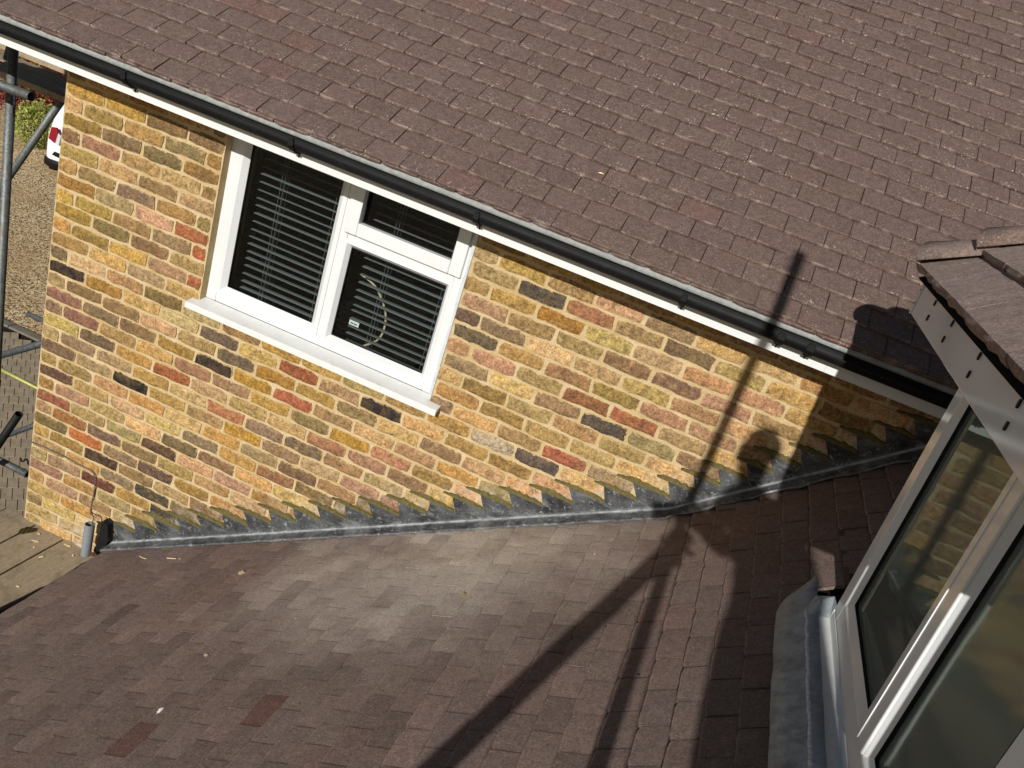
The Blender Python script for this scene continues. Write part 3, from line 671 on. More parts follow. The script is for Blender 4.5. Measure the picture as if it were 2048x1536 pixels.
# ---------------------------------------------------------------- dormer
dor = empty('dormer', 'white framed dormer window with tiled hipped roof standing on the lower roof', 'dormer', (3.9, -1.6, -.4))
DX = 3.85
def dbox(a, c, name, mat=M_WH, bev=.004, parent=dor): b = MB(); b.box(a, c); return reparent(b.build(name, mat, bevel=bev), dor)
YL, YR = -1.045, -2.265
fr = MB(); fr.box((DX, -1.118, -.30), (DX+.07, YL, .548)); frame_o = reparent(fr.build('frame', M_WHG, bevel=.004), dor)
dbox((DX, YR, -.30), (DX+.07, -2.165, .548), 'frame', M_WHG)
dbox((DX-.006, -1.745, -.236), (DX+.07, -1.655, .478), 'mullion', M_WHG); dbox((DX-.0085, -1.690, -.236), (DX-.004, -1.686, .478), 'mullion_ridge', M_WHG, .001)
dbox((DX+.0005, -2.1645, -.30), (DX+.07, -1.1185, -.2365), 'bottom_rail', M_WHG); dbox((DX+.0005, -2.1645, .4785), (DX+.07, -1.1185, .548), 'top_rail', M_WHG)
def dbead(y0, y1, z0, z1, gm):    # y0 > y1
    b = MB(); w_ = .020; o_ = [(y0, z0), (y1, z0), (y1, z1), (y0, z1)]; i_ = [(y0-w_, z0+w_), (y1+w_, z0+w_), (y1+w_, z1-w_), (y0-w_, z1-w_)]
    b.add([(DX+.001, y, z) for y, z in o_]+[(DX+.016, y, z) for y, z in i_]+[(DX+.034, y, z) for y, z in i_], [])
    for k in range(4):
        j = (k+1) % 4; b.f += [(k, j, 4+j, 4+k)]
    b.tint = [None]*len(b.f); reparent(b.build('glazing_bead', M_WHG), dor)
    b = MB(); b.add([(DX+.016, y, z) for y, z in i_]+[(DX+.030, y, z) for y, z in i_], [(k, (k+1) % 4, 4+(k+1) % 4, 4+k) for k in range(4)]); reparent(b.build('gasket', M_GASK), dor)
    b = MB(); b.add([(DX+.026, y0-.019, z0+.019), (DX+.026, y1+.019, z0+.019), (DX+.026, y1+.019, z1-.019), (DX+.026, y0-.019, z1-.019)], [(0, 1, 2, 3)]); reparent(b.build('pane', gm), dor)
dbead(-1.119, -1.655, -.236, .478, M_GLD); dbead(-1.746, -2.164, -.236, .478, M_GLD2)
# sill, apron, caulk
b = MB(); pr_ = [(3.782, -.345), (3.782, -.333), (3.788, -.328), (3.846, -.326), (3.8495, -.301), (3.90, -.301), (3.90, -.345)]
for y in (-1.082, -2.33): b.add([(x, y + (.030*(x-3.782)/.07 if y > -2 else 0), z) for x, z in pr_], [])
n_ = len(pr_); b.f = [(i, (i+1) % n_, n_+(i+1) % n_, n_+i) for i in range(n_)]+[tuple(range(n_)), tuple(range(2*n_-1, n_-1, -1))]; b.tint = [None]*len(b.f); reparent(b.build('sill', M_SILL, bevel=.003), dor)
b = MB(); rr = random.Random(9); n_ = 26
out = [(-.865, 3.80), (-.905, 3.772), (-.95, 3.738), (-.985, 3.722), (-1.03, 3.712)]
ys = [o_[0] for o_ in out]+[-1.03-i*.07 for i in range(1, 20)]
vs = []
for i, y in enumerate(ys):
    xl = out[i][1] if i < len(out) else 3.709-.006*((i-5)/19)+rr.uniform(-.0015, .0015)
    xr = 3.806
    for k in range(4):
        x = xl+(xr-xl)*k/3; z = ZK+(x-XK)*MBs+.016+rr.uniform(-.0012, .0012)+(.003 if k else -.004); vs.append((x, y, z))
b.add(vs, [(i*4+k, i*4+k+1, (i+1)*4+k+1, (i+1)*4+k) for i in range(len(ys)-1) for k in range(3)])
o = reparent(b.build('lead_apron', M_APR, smooth=True), dor); so = o.modifiers.new('solid', 'SOLIDIFY'); so.thickness = .003
b = MB(); pts = []
for i in range(60):
    y = -1.065-i*.02; pts.append((3.779+rr.uniform(-.002, .002), y, -.338+rr.uniform(-.002, .002)))
b.path(pts, .0065, 7); reparent(b.build('caulk', M_CAULK, smooth=True), dor)
b = MB(); b.add([(3.775, -1.06, -.345), (3.80, -1.0, -.315), (3.848, -1.0, -.292), (3.852, -1.045, -.292), (3.84, -1.075, -.322), (3.79, -1.09, -.328), (3.81, -1.035, -.300)], [(0, 1, 6, 5), (1, 2, 6), (2, 3, 4, 6), (6, 4, 5)])
o = reparent(b.build('corner_filler', M_APR), dor); so = o.modifiers.new('solid', 'SOLIDIFY'); so.thickness = .006; so.offset = -1
# walls, room, soffit and fascia
dbox((3.92, -1.10, -.60), (5.2, -1.05, .548), 'cheek', M_WHG); dbox((3.92, -2.26, -.60), (5.2, -2.21, .548), 'cheek', M_WHG)
b = MB(); b.box((4.9, -2.2, -.6), (4.92, -1.1, .55)); b.box((3.9, -2.20, -.62), (4.9, -1.1, -.60)); b.box((3.92, -2.204, .551), (4.9, -1.1, .553)); b.box((3.925, -1.104, -.6), (4.9, -1.101, .55)); b.box((3.925, -2.204, -.6), (4.9, -2.201, .55)); reparent(b.build('room_lining', mat_plain('room_grey', srgb(150, 156, 152), .9, .1)), dor)
FYN, FYF = -.805, -2.45
fas = dbox((3.700, FYF, .555), (3.716, FYN, .653), 'fascia', M_WHG, .002); dbox((3.7165, FYN-.016, .5552), (5.1, FYN, .6525), 'fascia', M_WHG, .002); dbox((3.7165, FYF, .5552), (5.1, FYF+.016, .6525), 'fascia', M_WHG, .002)
dbox((3.7165, FYF+.017, .556), (5.1, FYN-.017, .566), 'soffit', M_WHG, .001)
dbox((3.6965, FYN-.012, .554), (3.6995, FYN+.004, .654), 'corner_trim', M_WHG, .001)
vm = None
for y in (-1.035, -1.287, -1.592, -1.907, -2.2):
    for z in (.634, .592):
        b = MB(); b.tube((3.6965, 0, 0), (3.7005, 0, 0), .0075, 10)
        if vm is None: b.v = [(x, yy*.62, zz*1.15) for x, yy, zz in b.v]; vm = reparent(b.build('vent_hole', M_GASK), dor); o = vm
        else: o = vm.copy(); COL.objects.link(o)
        o.location = (0, y+random.uniform(-.004, .004), z)
for y in (FYN-.004,):
    for z in (.628, .588): b = MB(); b.tube((3.695, y, z), (3.6975, y, z), .003, 8); reparent(b.build('pin', M_GASK), dor)
# hipped roof: front slope faces -x
TD = math.tan(math.radians(42)); cD, sD = math.cos(math.radians(42)), math.sin(math.radians(42))
EX, EZ = 3.672, .672; EYN, EYF = -.752, -2.60
ymid = (EYN+EYF)/2; RUN = (EYN-EYF)/2
b = MB(); rz = EZ-.02; ap = rz+RUN*TD
b.add([(EX+.01, EYN-.01, rz), (EX+.01, EYF+.01, rz), (EX+RUN, ymid, ap), (6.2, ymid, ap), (6.2, EYN-.01, rz), (6.2, EYF+.01, rz)], [(0, 2, 1), (0, 4, 3, 2), (1, 2, 3, 5), (0, 1, 5, 4), (4, 5, 3)])
droof = reparent(b.build('roof', M_UND), dor)
def slab(pts_lo, pts_hi, thick, name, nrm, par):
    """thick tile slab from its lower edge to upper edge (two points each), cut along the hip"""
    b = MB(); n1 = 8; rr = random.Random(int(pts_lo[0][1]*977)); top = []; 
    lo = [np.array(pts_lo[0])*(1-t/n1)+np.array(pts_lo[1])*t/n1 for t in range(n1+1)]; hi = [np.array(pts_hi[0])*(1-t/n1)+np.array(pts_hi[1])*t/n1 for t in range(n1+1)]
    nv = np.array(nrm); vs = []
    for k in range(n1+1):
        w_ = rr.uniform(-.002, .002); wl = lo[k]+nv*(thick+w_); dn = (lo[k]-hi[k]); dn = dn/np.linalg.norm(dn); r0 = rr.uniform(-.004, .004)
        vs += [lo[k]+dn*r0, lo[k]+dn*r0+nv*(thick*.7), wl-dn*.006, hi[k]+nv*.004]
    uvs = [(k/n1, s) for k in range(n1+1) for s in (0, 0, .06, 1.1)]
    b.add(vs, [(k*4+i, (k+1)*4+i, (k+1)*4+i+1, k*4+i+1) for k in range(n1) for i in range(3)]+[(0, 1, 2, 3), tuple(n1*4+i for i in (3, 2, 1, 0))], None, None, uvs)
    o = b.build(name, M_TD, par); o.color = tint_of(.06, .03); return o
GD = .108
for r_ in range(7):
    s0, s1 = r_*GD, (r_+1)*GD+.03
    x0, x1 = EX+s0, EX+s1; z0_, z1_ = EZ+s0*TD, EZ+s1*TD
    ya, yb = EYN-s0, EYF+s0; ya2, yb2 = EYN-s1, EYF+s1
    nt_ = 5; ys_ = [ya+(yb-ya)*t/nt_ for t in range(nt_+1)]
    for i in range(nt_):
        y0_, y1_ = ys_[i]-.0012, ys_[i+1]+.0012; h0 = min(y0_, ya2); h1 = max(y1_, yb2)
        if h0 <= h1: continue
        slab([(x0, y0_, z0_), (x0, y1_, z0_)], [(x1, h0, z1_), (x1, h1, z1_)], .027, 'dormer_tile', (-sD, 0, cD), droof)
    for sgn, ye in ((1, EYN), (-1, EYF)):
        yv, yv2 = ye-sgn*s0, ye-sgn*s1
        for i in range(4):
            xa = EX+s0+i*(2.2-s0)/4; xb = EX+s0+(i+1)*(2.2-s0)/4
            slab([(xa, yv, z0_), (xb, yv, z0_)], [(max(xa, x1), yv2, z1_), (xb, yv2, z1_)], .027, 'dormer_tile', (0, sgn*sD, cD), droof)
def hip_tile(k, sgn):
    ye = EYN if sgn > 0 else EYF; d = Vector((1, -sgn, TD)).normalized(); side = Vector((0, 0, 1)).cross(d).normalized(); up = d.cross(side); 
    if up.z < 0: up = -up
    ln_ = .185; st = k*.172; p0 = Vector((EX-.010, ye+sgn*.010, EZ-.005)) + d*(st+.062); b = MB(); n1 = 12; vs = []; uvs = []
    for (dd, r1, lift) in ((0, .078, .024), (.006, .084, .027), (ln_+.04, .066, .000)):
        for i in range(n1+1):
            t = math.radians(-8+196*i/n1); vs.append(p0+d*dd+side*(math.cos(t)*r1)+up*(math.sin(t)*r1*.70+lift-.020)); uvs.append((i/n1, min(1, dd*4)))
    K = n1+1; vs2 = []
    for i in range(K): t = math.radians(-8+196*i/n1); vs2.append(p0+d*.001+side*(math.cos(t)*.060)+up*(math.sin(t)*.060*.70-.004))
    vs += vs2; uvs += [(0, 0)]*K
    fs = [(r0*K+i, r0*K+i+1, (r0+1)*K+i+1, (r0+1)*K+i) for r0 in (0, 1) for i in range(n1)]+[(3*K+i, 3*K+i+1, i+1, i) for i in range(n1)]
    fs.append(tuple(3*K+i for i in range(K-1, -1, -1)))
    b.add(vs, fs, None, None, uvs); o = b.build('hip_tile', M_TD, droof, smooth=False); o.color = tint_of(.05, .05)
    for p in o.data.polygons[:2*n1]: p.use_smooth = True
    return o
for sgn in (1, -1):
    for k in range(6): hip_tile(k, sgn)


# ---------------------------------------------------------------- things at the eave of the low roof
for i, (x0, x1, lab) in enumerate(((-.36, -.140, 'outermost grey weathered scaffold board, farthest from the tiles'), (-.130, .084, 'second scaffold board from the outer edge, beside the wall corner'), (.094, .282, 'third scaffold board from the outer edge, with moss and chips'), (.292, .512, 'innermost scaffold board, next to the tiled eave'))):
    b = MB(); nn = 10; b.box((x0, -3.2, -2.468), (x1, .012+random.uniform(-.01, .01), -2.430-random.choice((0, .004, .008)))); tag(b.build('scaffold_board', M_BOARD, bevel=.004), lab, 'scaffold board', 'boards of the deck below the wall corner')
chips = [(70, 1081, .045, .3), (73, 1083, .03, 1.2), (135, 1090, .05, .1), (82, 1113, .03, .9), (146, 1110, .02, 2.2), (36, 1172, .022, .2), (77, 1067, .018, .5), (68, 1094, .014, 1.6)]
labs = ['longest pale wood chip on the third board', 'pale wood chip touching the longest one', 'pale wood sliver nearest the wall foot', 'pale wood chip near the board joint', 'small pale chip near the grey pipe', 'lone pale chip at the left of the deck', 'tiny pale chip near the moss', 'tiny pale chip between the boards']
for (u, v, l_, rz_), lab in zip(chips, labs):
    p = hit_z(u, v, -2.425); b = MB(); b.add([(-l_/2, -.004, -.003), (l_/2, -.007, -.003), (l_/2*.8, .006, -.003), (-l_/2*.7, .005, -.003), (-l_/2, -.004, .004), (l_/2, -.007, .003), (l_/2*.8, .006, .005), (-l_/2*.7, .005, .003)], [(3, 2, 1, 0), (4, 5, 6, 7), (0, 1, 5, 4), (1, 2, 6, 5), (2, 3, 7, 6), (3, 0, 4, 7)])
    o = b.build('wood_chip', M_CHIP); o.scale = (.8, .7, .4); o.location = (p[0], p[1], -2.4272); o.rotation_euler = (0, 0, rz_); tag(o, lab, 'wood chip', 'chips on the deck')
def lump(name, mat, p, r, lab, cat):
    bm = bmesh.new(); bmesh.ops.create_icosphere(bm, subdivisions=3, radius=1)
    for v in bm.verts:
        k = 1+.35*math.sin(v.co.x*7+r[0]*99)*math.sin(v.co.y*6+1)+random.uniform(-.14, .14); v.co = Vector((v.co.x*r[0]*k, v.co.y*r[1]*k, max(-.2, v.co.z)*r[2]*k))
    me = bpy.data.meshes.new(name); bm.to_mesh(me); bm.free(); me.materials.append(mat); o = link(name, me); o.location = p; return tag(o, lab, cat)
p = hit_z(49, 1062, -2.428); lump('moss_clump', M_MOSS, (p[0], p[1], -2.4285), (.022, .036, .012), 'larger dark moss clump on the scaffold boards', 'moss')
p = hit_z(65, 1061, -2.428); lump('moss_clump', M_MOSS, (p[0], p[1], -2.4285), (.014, .024, .009), 'smaller dark moss clump beside the larger one', 'moss')
# grey pipe stub and its cable
PB = hit_z(172, 1105, -2.36); b = MB(); PT = tuple(hit_y(180, 1048, PB[1]+.008))
b.tube((PB[0], PB[1], -2.375), PT, .0255, 20, .0265, inner=.0225)
tag(b.build('pipe_stub', M_PVC, bevel=0), 'short grey plastic pipe standing open at the wall foot', 'pipe')
cab = [hit_y(u, v, -.012) for u, v in ((63, 884), (95, 897), (140, 919), (170, 935), (184, 942), (191, 958), (188, 985), (184, 1005), (181, 1025))]+[np.array(PT)+np.array((0, .02, .03)), np.array(PT)+np.array((0, 0, -.06))]
tag(MB().path(arc(cab, 6), .0035, 6).build('wire', M_CABLE, smooth=True), 'thin grey wire running along the brickwork into the pipe', 'wire')
b = MB(); rr = random.Random(11); F0 = [hit_y(u, v, -.02) for u, v in ((214, 1036), (224, 1045), (224, 1075), (214, 1095), (203, 1104), (198, 1094), (206, 1080), (210, 1060))]
b.add([tuple(p) for p in F0]+[(p[0], p[1]-.035, p[2]-.004) for p in F0], [tuple(range(8)), tuple(range(15, 7, -1))]+[(i, (i+1) % 8, 8+(i+1) % 8, 8+i) for i in range(8)]); tag(b.build('felt_flap', M_GASK, bevel=.003), 'curled black felt flap at the lower end of the flashing', 'felt')
b = MB(); pts = []
for i in range(26):
    t = i/25; y = -.12-1.0*t; pts.append((.545+.010*math.sin(t*9)-(.018 if .25 < t < .6 else 0), y, -2.40+.006*math.sin(t*14)))
vs = []
for (x, y, z) in pts: vs += [(x-.022, y, z-.012), (x+.004, y, z+.010), (x+.020, y, z-.004)]
b.add(vs, [(3*i+k, 3*i+k+1, 3*i+4+k, 3*i+3+k) for i in range(25) for k in (0, 1)]); o = tag(b.build('eaves_strip', M_BLK, smooth=True), 'black plastic strip lying along the tiled eave above the boards', 'strip'); so = o.modifiers.new('solid', 'SOLIDIFY'); so.thickness = .002
for i, (u, v, lab) in enumerate(((185, 1109, 'rusty bolt end beside the pipe foot'), (207, 1103, 'rusty bolt end below the felt flap'))):
    p = hit_z(u, v, -2.345); lump('debris', mat_plain('rust'+str(i), srgb(86, 66, 46), .9, .1, var=.4, vs=80), tuple(p), (.024, .012, .012), lab, 'debris')
# bits lying on the low roof
def on_A(u, v): return hit(u, v, (-MA, 0, 1), -.714-OFF-MA*3.327-.003)
pa = on_A(320, 1422); lump('white_fleck', mat_plain('fleck', srgb(238, 238, 232), .7), (pa[0], pa[1], pa[2]+.003), (.006, .014, .003), 'small white fleck lying on the low tiled roof', 'fleck')
for (u, v, u2, v2, lab) in ((279, 1112, 300, 1118, 'curved white sliver near the flashing'), (334, 1116, 361, 1118, 'straight white sliver near the flashing')):
    a1, a2 = on_A(u, v), on_A(u2, v2); md = (np.array(a1)+np.array(a2))/2+np.array((0, -.008 if 'curved' in lab else 0, 0)); tag(MB().path(arc([a1, md, a2], 6), .0022, 6).build('sliver', M_CHIP), lab, 'sliver')
pa = on_A(1292, 1357); lump('dark_scrap', M_GASK, tuple(pa), (.022, .011, .006), 'small black scrap lying on the low roof tiles', 'scrap')
for (u, v, l_) in ((485, 1147, .05), (412, 1310, .024), (928, 1190, .045), (830, 1076, .045), (765, 1116, .022), (1190, 1109, .02)):
    pa = on_A(u, v); lump('lichen_patch', mat_plain('lichen%d' % u, srgb(158, 146, 112), .95, .1, var=.3, vs=90, bump=.6), (pa[0], pa[1], pa[2]-.0012), (l_*.26, l_*.34, .0010), {485: 'largest yellow lichen patch, left on the low roof', 412: 'small yellow lichen patch low on the left roof', 928: 'pale yellow mortar smear in the middle of the low roof', 830: 'yellow smear close under the flashing', 765: 'small yellow spot left of the smear under the flashing', 1190: 'yellow spot on the low roof near the pole shadow'}[u], 'lichen').rotation_euler = (0, -math.atan(MA), random.uniform(0, 3))
qa = hit(1202, 346, (0, -math.tan(BE), 1), Z0-math.tan(BE)*Y0+.004); b = MB(); b.add([(-.014, -.003, 0), (0, -.0055, .001), (.016, -.001, 0), (0, .004, .001), (0, 0, .004)], [(0, 1, 4), (1, 2, 4), (2, 3, 4), (3, 0, 4)]); o = b.build('feather', M_CHIP); o.location = tuple(qa); o.rotation_euler = (BE, 0, .2); tag(o, 'tiny white feather on the main roof tiles', 'feather')

# ---------------------------------------------------------------- scaffold
def tube_px(p, q, yp, yq, lab, mat=M_GALV, r=.0242, ext=(0, 0), name='scaffold_tube', inner=True):
    a = Vector(hit_y(*p, yp)); c = Vector(hit_y(*q, yq)); d = (c-a).normalized(); a -= d*ext[0]; c += d*ext[1]
    b = MB(); b.tube(a, c, r, 18, inner=r*.84 if inner else None); o = b.build(name, mat)
    for p_ in o.data.polygons[:18]: p_.use_smooth = True
    return tag(o, lab, 'scaffold tube', 'scaffold tubes')
T = tube_px
T((27, 95), (3, 545), .35, .35, 'upright grey scaffold tube at the left edge of the picture', ext=(.3, 2.6))
T((0, 170), (63, 193), .10, .10, 'grey tube ending open in front of the green bush', ext=(.8, 0))
T((133, 186), (20, 350), 1.2, 1.2, 'slanting grey brace running down from the wall corner', ext=(.3, 1.2))
T((112, 172), (139, 183), .45, .45, 'short pale tube end poking out left of the wall corner', ext=(0, .5), r=.022)
T((0, 711), (88, 686), 1.0, 1.0, 'dark tube crossing above the yellow one', M_GALVD, ext=(.6, .6))
T((0, 738), (80, 779), 1.9, 1.9, 'yellow painted tube above the block paving', M_YEL, ext=(.8, .5), r=.019)
T((-6, 893), (38, 828), .75, .75, 'open ended tube coloured black for shade, pointing up over the paving', M_BLK, ext=(.5, 0), r=.026)  # tube lies in shadow; its shade is put into the black colour
T((8, 873), (70, 850), 1.4, 1.4, 'grey tube behind the shaded open ended one', M_GALVD, ext=(.3, .4), r=.021)
T((0, 921), (55, 949), .9, .9, 'pale galvanised tube just above the deck at the left', ext=(.7, 0))
T((56, 628), (93, 644), 2.0, 2.0, 'short grey tube end against the gravel', ext=(0, .5), r=.021)
hk = [hit_y(u, v, .5) for u, v in ((41, 916), (43, 922), (48, 922), (51, 918), (55, 921), (57, 928), (62, 931))]
tag(MB().path(arc(hk, 5), .006, 8).build('hook', M_GASK, smooth=True), 'black S shaped hook by the lower wall corner', 'hook')
for k, (dz, y0_, lab) in enumerate(((-.30, 1.02, 'upper scaffold board under the gutter end, nearest the wall'), (-.30, 1.27, 'upper scaffold board under the gutter end, second from the wall'), (-.05, 1.75, 'upper toe board behind the scaffold tube'))):
    b = MB()
    if k < 2: b.box((-3.2, y0_, dz-.038), (-.55, y0_+.225, dz))
    else: b.box((-3.4, y0_, dz-.30), (-.55, y0_+.038, dz-.06))
    tag(b.build('scaffold_board', M_BOARD, bevel=.003), lab, 'scaffold board', 'boards of the upper lift')
T((24, 95), (17, 120), .95, .95, 'short upright grey tube in front of the upper toe board', ext=(.5, .0), r=.03)
# behind the camera: upright, brace and platform that throw the shadows
def tube_w(a, c, lab, r=.0242):
    b = MB(); b.tube(a, c, r, 18, inner=r*.84); return tag(b.build('scaffold_tube', M_GALV), lab, 'scaffold tube', 'scaffold tubes')
PYW = -3.62
zt = .505 - TE*(PYW-.008); px_ = 3.395+SUNX*PYW*1.0
tube_w((px_, PYW, -2.6), (px_, PYW, zt), 'tall upright scaffold tube behind the photographer')
def at_h(x, h, y): return (x+SUNX*y, y, h-TE*y)
tube_w(at_h(3.43, -.80, PYW+.06), at_h(2.72, -2.36, PYW+.06), 'slanting scaffold brace clamped to the tall upright tube', .034)
b = MB(); c_ = Vector(at_h(3.40, -.88, PYW+.02)); b.box((c_.x-.04, c_.y-.045, c_.z-.045), (c_.x+.04, c_.y+.045, c_.z+.045)); b.tube((c_.x-.06, c_.y+.03, c_.z), (c_.x+.075, c_.y+.03, c_.z), .012, 8); tag(b.build('scaffold_coupler', M_GALVD, bevel=.008), 'steel coupler joining the brace to the tall upright', 'coupler')
for k in range(3):
    b = MB(); b.box((3.32, -4.35+k*.232, -.068), (5.4, -4.35+k*.232+.225, -.03)); tag(b.build('scaffold_board', M_BOARD, bevel=.003), ['platform board farthest from the wall under the photographer', 'middle platform board under the photographer', 'platform board nearest the wall under the photographer'][k], 'scaffold board', 'platform boards')

# photographer -------------------------------------------------------------
M_SKIN = mat_plain('skin', srgb(206, 160, 132), .55, .4); M_JKT = mat_plain('jacket', srgb(46, 52, 66), .85, .2, bump=.3, bs=60); M_JEAN = mat_plain('jeans', srgb(62, 74, 98), .9, .15, bump=.3, bs=90); M_HAIR = mat_plain('hair', srgb(62, 46, 34), .7, .3)
def person():
    base = Vector((3.645, -3.95, -.028))
    J = {}; E_ = []
    def j(n, x, y, z, r, par=None, r2=None):
        J[n] = (len(J), Vector((x, y, z))+base, (r, r2 or r))
        if par: E_.append((J[par][0], J[n][0]))
    j('pelvis', .02, -.02, .90, .158, None, .13)
    j('waist', .01, -.01, 1.04, .148, 'pelvis', .10); j('chest', -.01, .02, 1.24, .140, 'waist', .115); j('uchest', -.09, .05, 1.36, .09, 'chest', .095)
    j('neck', -.125, .075, 1.445, .05, 'uchest'); j('head0', -.15, .095, 1.515, .06, 'neck', .07); j('head1', -.155, .10, 1.60, .070, 'head0', .088); j('head2', -.155, .095, 1.67, .05, 'head1', .066)
    for s, nm in ((1, 'l'), (-1, 'r')):
        j('hip'+nm, .02-.072*s, -.02+.085*s, .84, .092, 'pelvis'); j('knee'+nm, .02-.075*s, .02+.11*s, .47, .078, 'hip'+nm); j('calf'+nm, .02-.06*s, .0+.11*s, .33, .056, 'knee'+nm); j('ank'+nm, .02-.06*s, -.02+.11*s, .09, .04, 'calf'+nm); j('toe'+nm, -.12-.06*s, .06+.11*s, .035, .034, 'ank'+nm)
    j('shl', -.15, .20, 1.34, .058, 'uchest'); j('ell', -.22, .30, 1.08, .046, 'shl'); j('wrl', -.29, .53, .97, .032, 'ell'); j('pal', -.32, .575, .955, .032, 'wrl', .024)
    j('shr', -.05, -.10, 1.35, .058, 'uchest'); j('elr', -.16, .16, 1.10, .046, 'shr'); j('wrr', -.24, .45, 1.00, .032, 'elr'); j('par', -.27, .515, 1.01, .030, 'wrr', .022)
    for pl_, cx_, tips in (('pal', -1, ((-.035, .02, .02), (-.045, .022, .004), (-.046, .022, -.012), (-.038, .02, -.026), (-.005, .035, .036))), ('par', -1, ((-.02, .03, .03), (-.034, .03, .014), (-.036, .03, -.002), (-.03, .028, -.018), (.012, .035, .034)))):
        for i, t in enumerate(tips):
            p = J[pl_][1]-base; j(f'{pl_}a{i}', p.x+t[0], p.y+t[1], p.z+t[2], .0095, pl_); j(f'{pl_}b{i}', p.x+t[0]*1.5, p.y+t[1]*1.9, p.z+t[2]*1.15, .0085, f'{pl_}a{i}')
    me = bpy.data.meshes.new('body'); me.from_pydata([v[1] for v in J.values()], E_, [])
    o = bpy.data.objects.new('tmp', me); COL.objects.link(o); sk = o.modifiers.new('skin', 'SKIN'); sk.use_smooth_shade = True
    for v, d in zip(J.values(), me.skin_vertices[0].data): d.radius = v[2]
    me.skin_vertices[0].data[0].use_root = True
    ss = o.modifiers.new('sub', 'SUBSURF'); ss.levels = 2; ss.render_levels = 2
    dg = bpy.context.evaluated_depsgraph_get(); m2 = bpy.data.meshes.new_from_object(o.evaluated_get(dg)); bpy.data.objects.remove(o)
    m2.name = 'person'; m2.materials.clear()
    for mt in (M_JKT, M_SKIN, M_JEAN): m2.materials.append(mt)
    pl_, pr2 = J['wrl'][1], J['wrr'][1]
    for p in m2.polygons:
        c = p.center; hand = min((c-pl_).length, (c-J['pal'][1]).length, (c-pr2).length, (c-J['par'][1]).length) < .075 and c.y > pr2.y-.02
        p.material_index = 1 if (c.z-base.z > 1.47 or hand) else (2 if c.z-base.z < .92 else 0); p.use_smooth = True
    o = link('person', m2); tag(o, 'person in dark jacket and jeans holding up a phone behind the camera', 'person')
    hc = J['head1'][1]; bm = bmesh.new(); bmesh.ops.create_icosphere(bm, subdivisions=3, radius=1)
    for v in bm.verts:
        k = 1+random.uniform(-.03, .03); v.co = Vector((v.co.x*.078*k, v.co.y*.088*k, v.co.z*.078*k))+hc+Vector((.010, -.016, .035))
    mh = bpy.data.meshes.new('hair'); bm.to_mesh(mh); bm.free(); mh.materials.append(M_HAIR); link('hair', mh, o)
    f = MB(); fd = Vector((-.55, .75, -.25)).normalized(); sd_ = fd.cross(Vector((0, 0, 1))).normalized(); hp = hc
    def blob(c, r, nm, mt):
        bm = bmesh.new(); bmesh.ops.create_icosphere(bm, subdivisions=2, radius=1)
        for v in bm.verts: v.co = Vector((v.co.x*r[0], v.co.y*r[1], v.co.z*r[2]))+c
        mm = bpy.data.meshes.new(nm); bm.to_mesh(mm); bm.free(); mm.materials.append(mt); link(nm, mm, o)
    blob(hp+fd*.098+Vector((0, 0, -.03)), (.013, .016, .02), 'nose', M_SKIN)
    for s in (1, -1):
        blob(hp+fd*.076+sd_*.032*s+Vector((0, 0, .0)), (.011, .011, .008), 'eye', M_GASK); blob(hp+sd_*.082*s+Vector((0, 0, -.02)), (.014, .016, .03), 'ear', M_SKIN)
    blob(hp+fd*.076+Vector((0, 0, -.068)), (.02, .014, .006), 'mouth', mat_plain('lips', srgb(160, 92, 86), .6))
person()
b = MB(); Rv, Uv, Fv = Vector(RIGHT), Vector(UP), Vector(FWD); c_ = Vector(CAM)-Fv*.035
b.box((-.018, -.058, -.008), (.132, .018, 0), lambda x, y, z: tuple(c_+Rv*x+Uv*y+Fv*z)); tag(b.build('phone', M_GASK, bevel=.003), 'black phone held up by the photographer', 'phone')

# ---------------------------------------------------------------- garden and car beyond the wall corner
def bush(c, r, n, mat, lab, leaf=.05, seed=0, trunk=True, top=1.0):
    e = empty('shrub', lab, 'shrub', (c[0], c[1], GZ)); rr = random.Random(seed); b = MB()
    for _ in range(n):
        while True:
            d = Vector((rr.uniform(-1, 1), rr.uniform(-1, 1), rr.uniform(-1, 1)))
            if .25 < d.length < 1: break
        k = (.62+.38*rr.random()**.5)*(1+.16*math.sin(d.x*5+seed)+.13*math.sin(d.z*6+d.y*4)); d = d.normalized()*k
        p = Vector((c[0]+d.x*r[0], c[1]+d.y*r[1], c[2]+d.z*r[2]))
        if p.z < GZ+.02: continue
        a = Vector((rr.gauss(0, 1), rr.gauss(0, 1), rr.gauss(0, 1))).normalized(); t = a.orthogonal().normalized(); l_ = leaf*rr.uniform(.6, 1.3)
        b.add([p-a*l_, p+t*l_*.45, p+a*l_, p-t*l_*.45], [(0, 1, 2, 3)])
    reparent(b.build('foliage', mat), e)
    b = MB()
    for k in range(5):
        a = k*1.26; b.tube((c[0]+.03*math.cos(a), c[1]+.03*math.sin(a), GZ), (c[0]+r[0]*.55*math.cos(a), c[1]+r[1]*.55*math.sin(a), c[2]+r[2]*.3), .022, 6, .008)
    reparent(b.build('stem', mat_plain('bark%d' % seed, srgb(70, 56, 42), .9)), e)
LG = mat_leaf('leaf_light', srgb(84, 98, 34), srgb(170, 172, 84)); DG = mat_leaf('leaf_dark', srgb(36, 52, 20), srgb(88, 108, 40)); RD = mat_leaf('leaf_red', srgb(60, 14, 18), srgb(118, 32, 30)); OR = mat_leaf('leaf_orange', srgb(150, 84, 30), srgb(120, 110, 40)); HG = mat_leaf('leaf_hedge', srgb(20, 28, 14), srgb(46, 58, 26))
p = hit_z(45, 292, GZ); bush((p[0], p[1]+.3, GZ+.52), (.46, .46, .50), 2600, LG, 'rounded pale green shrub between the upright tube and the brace', .035, 1)
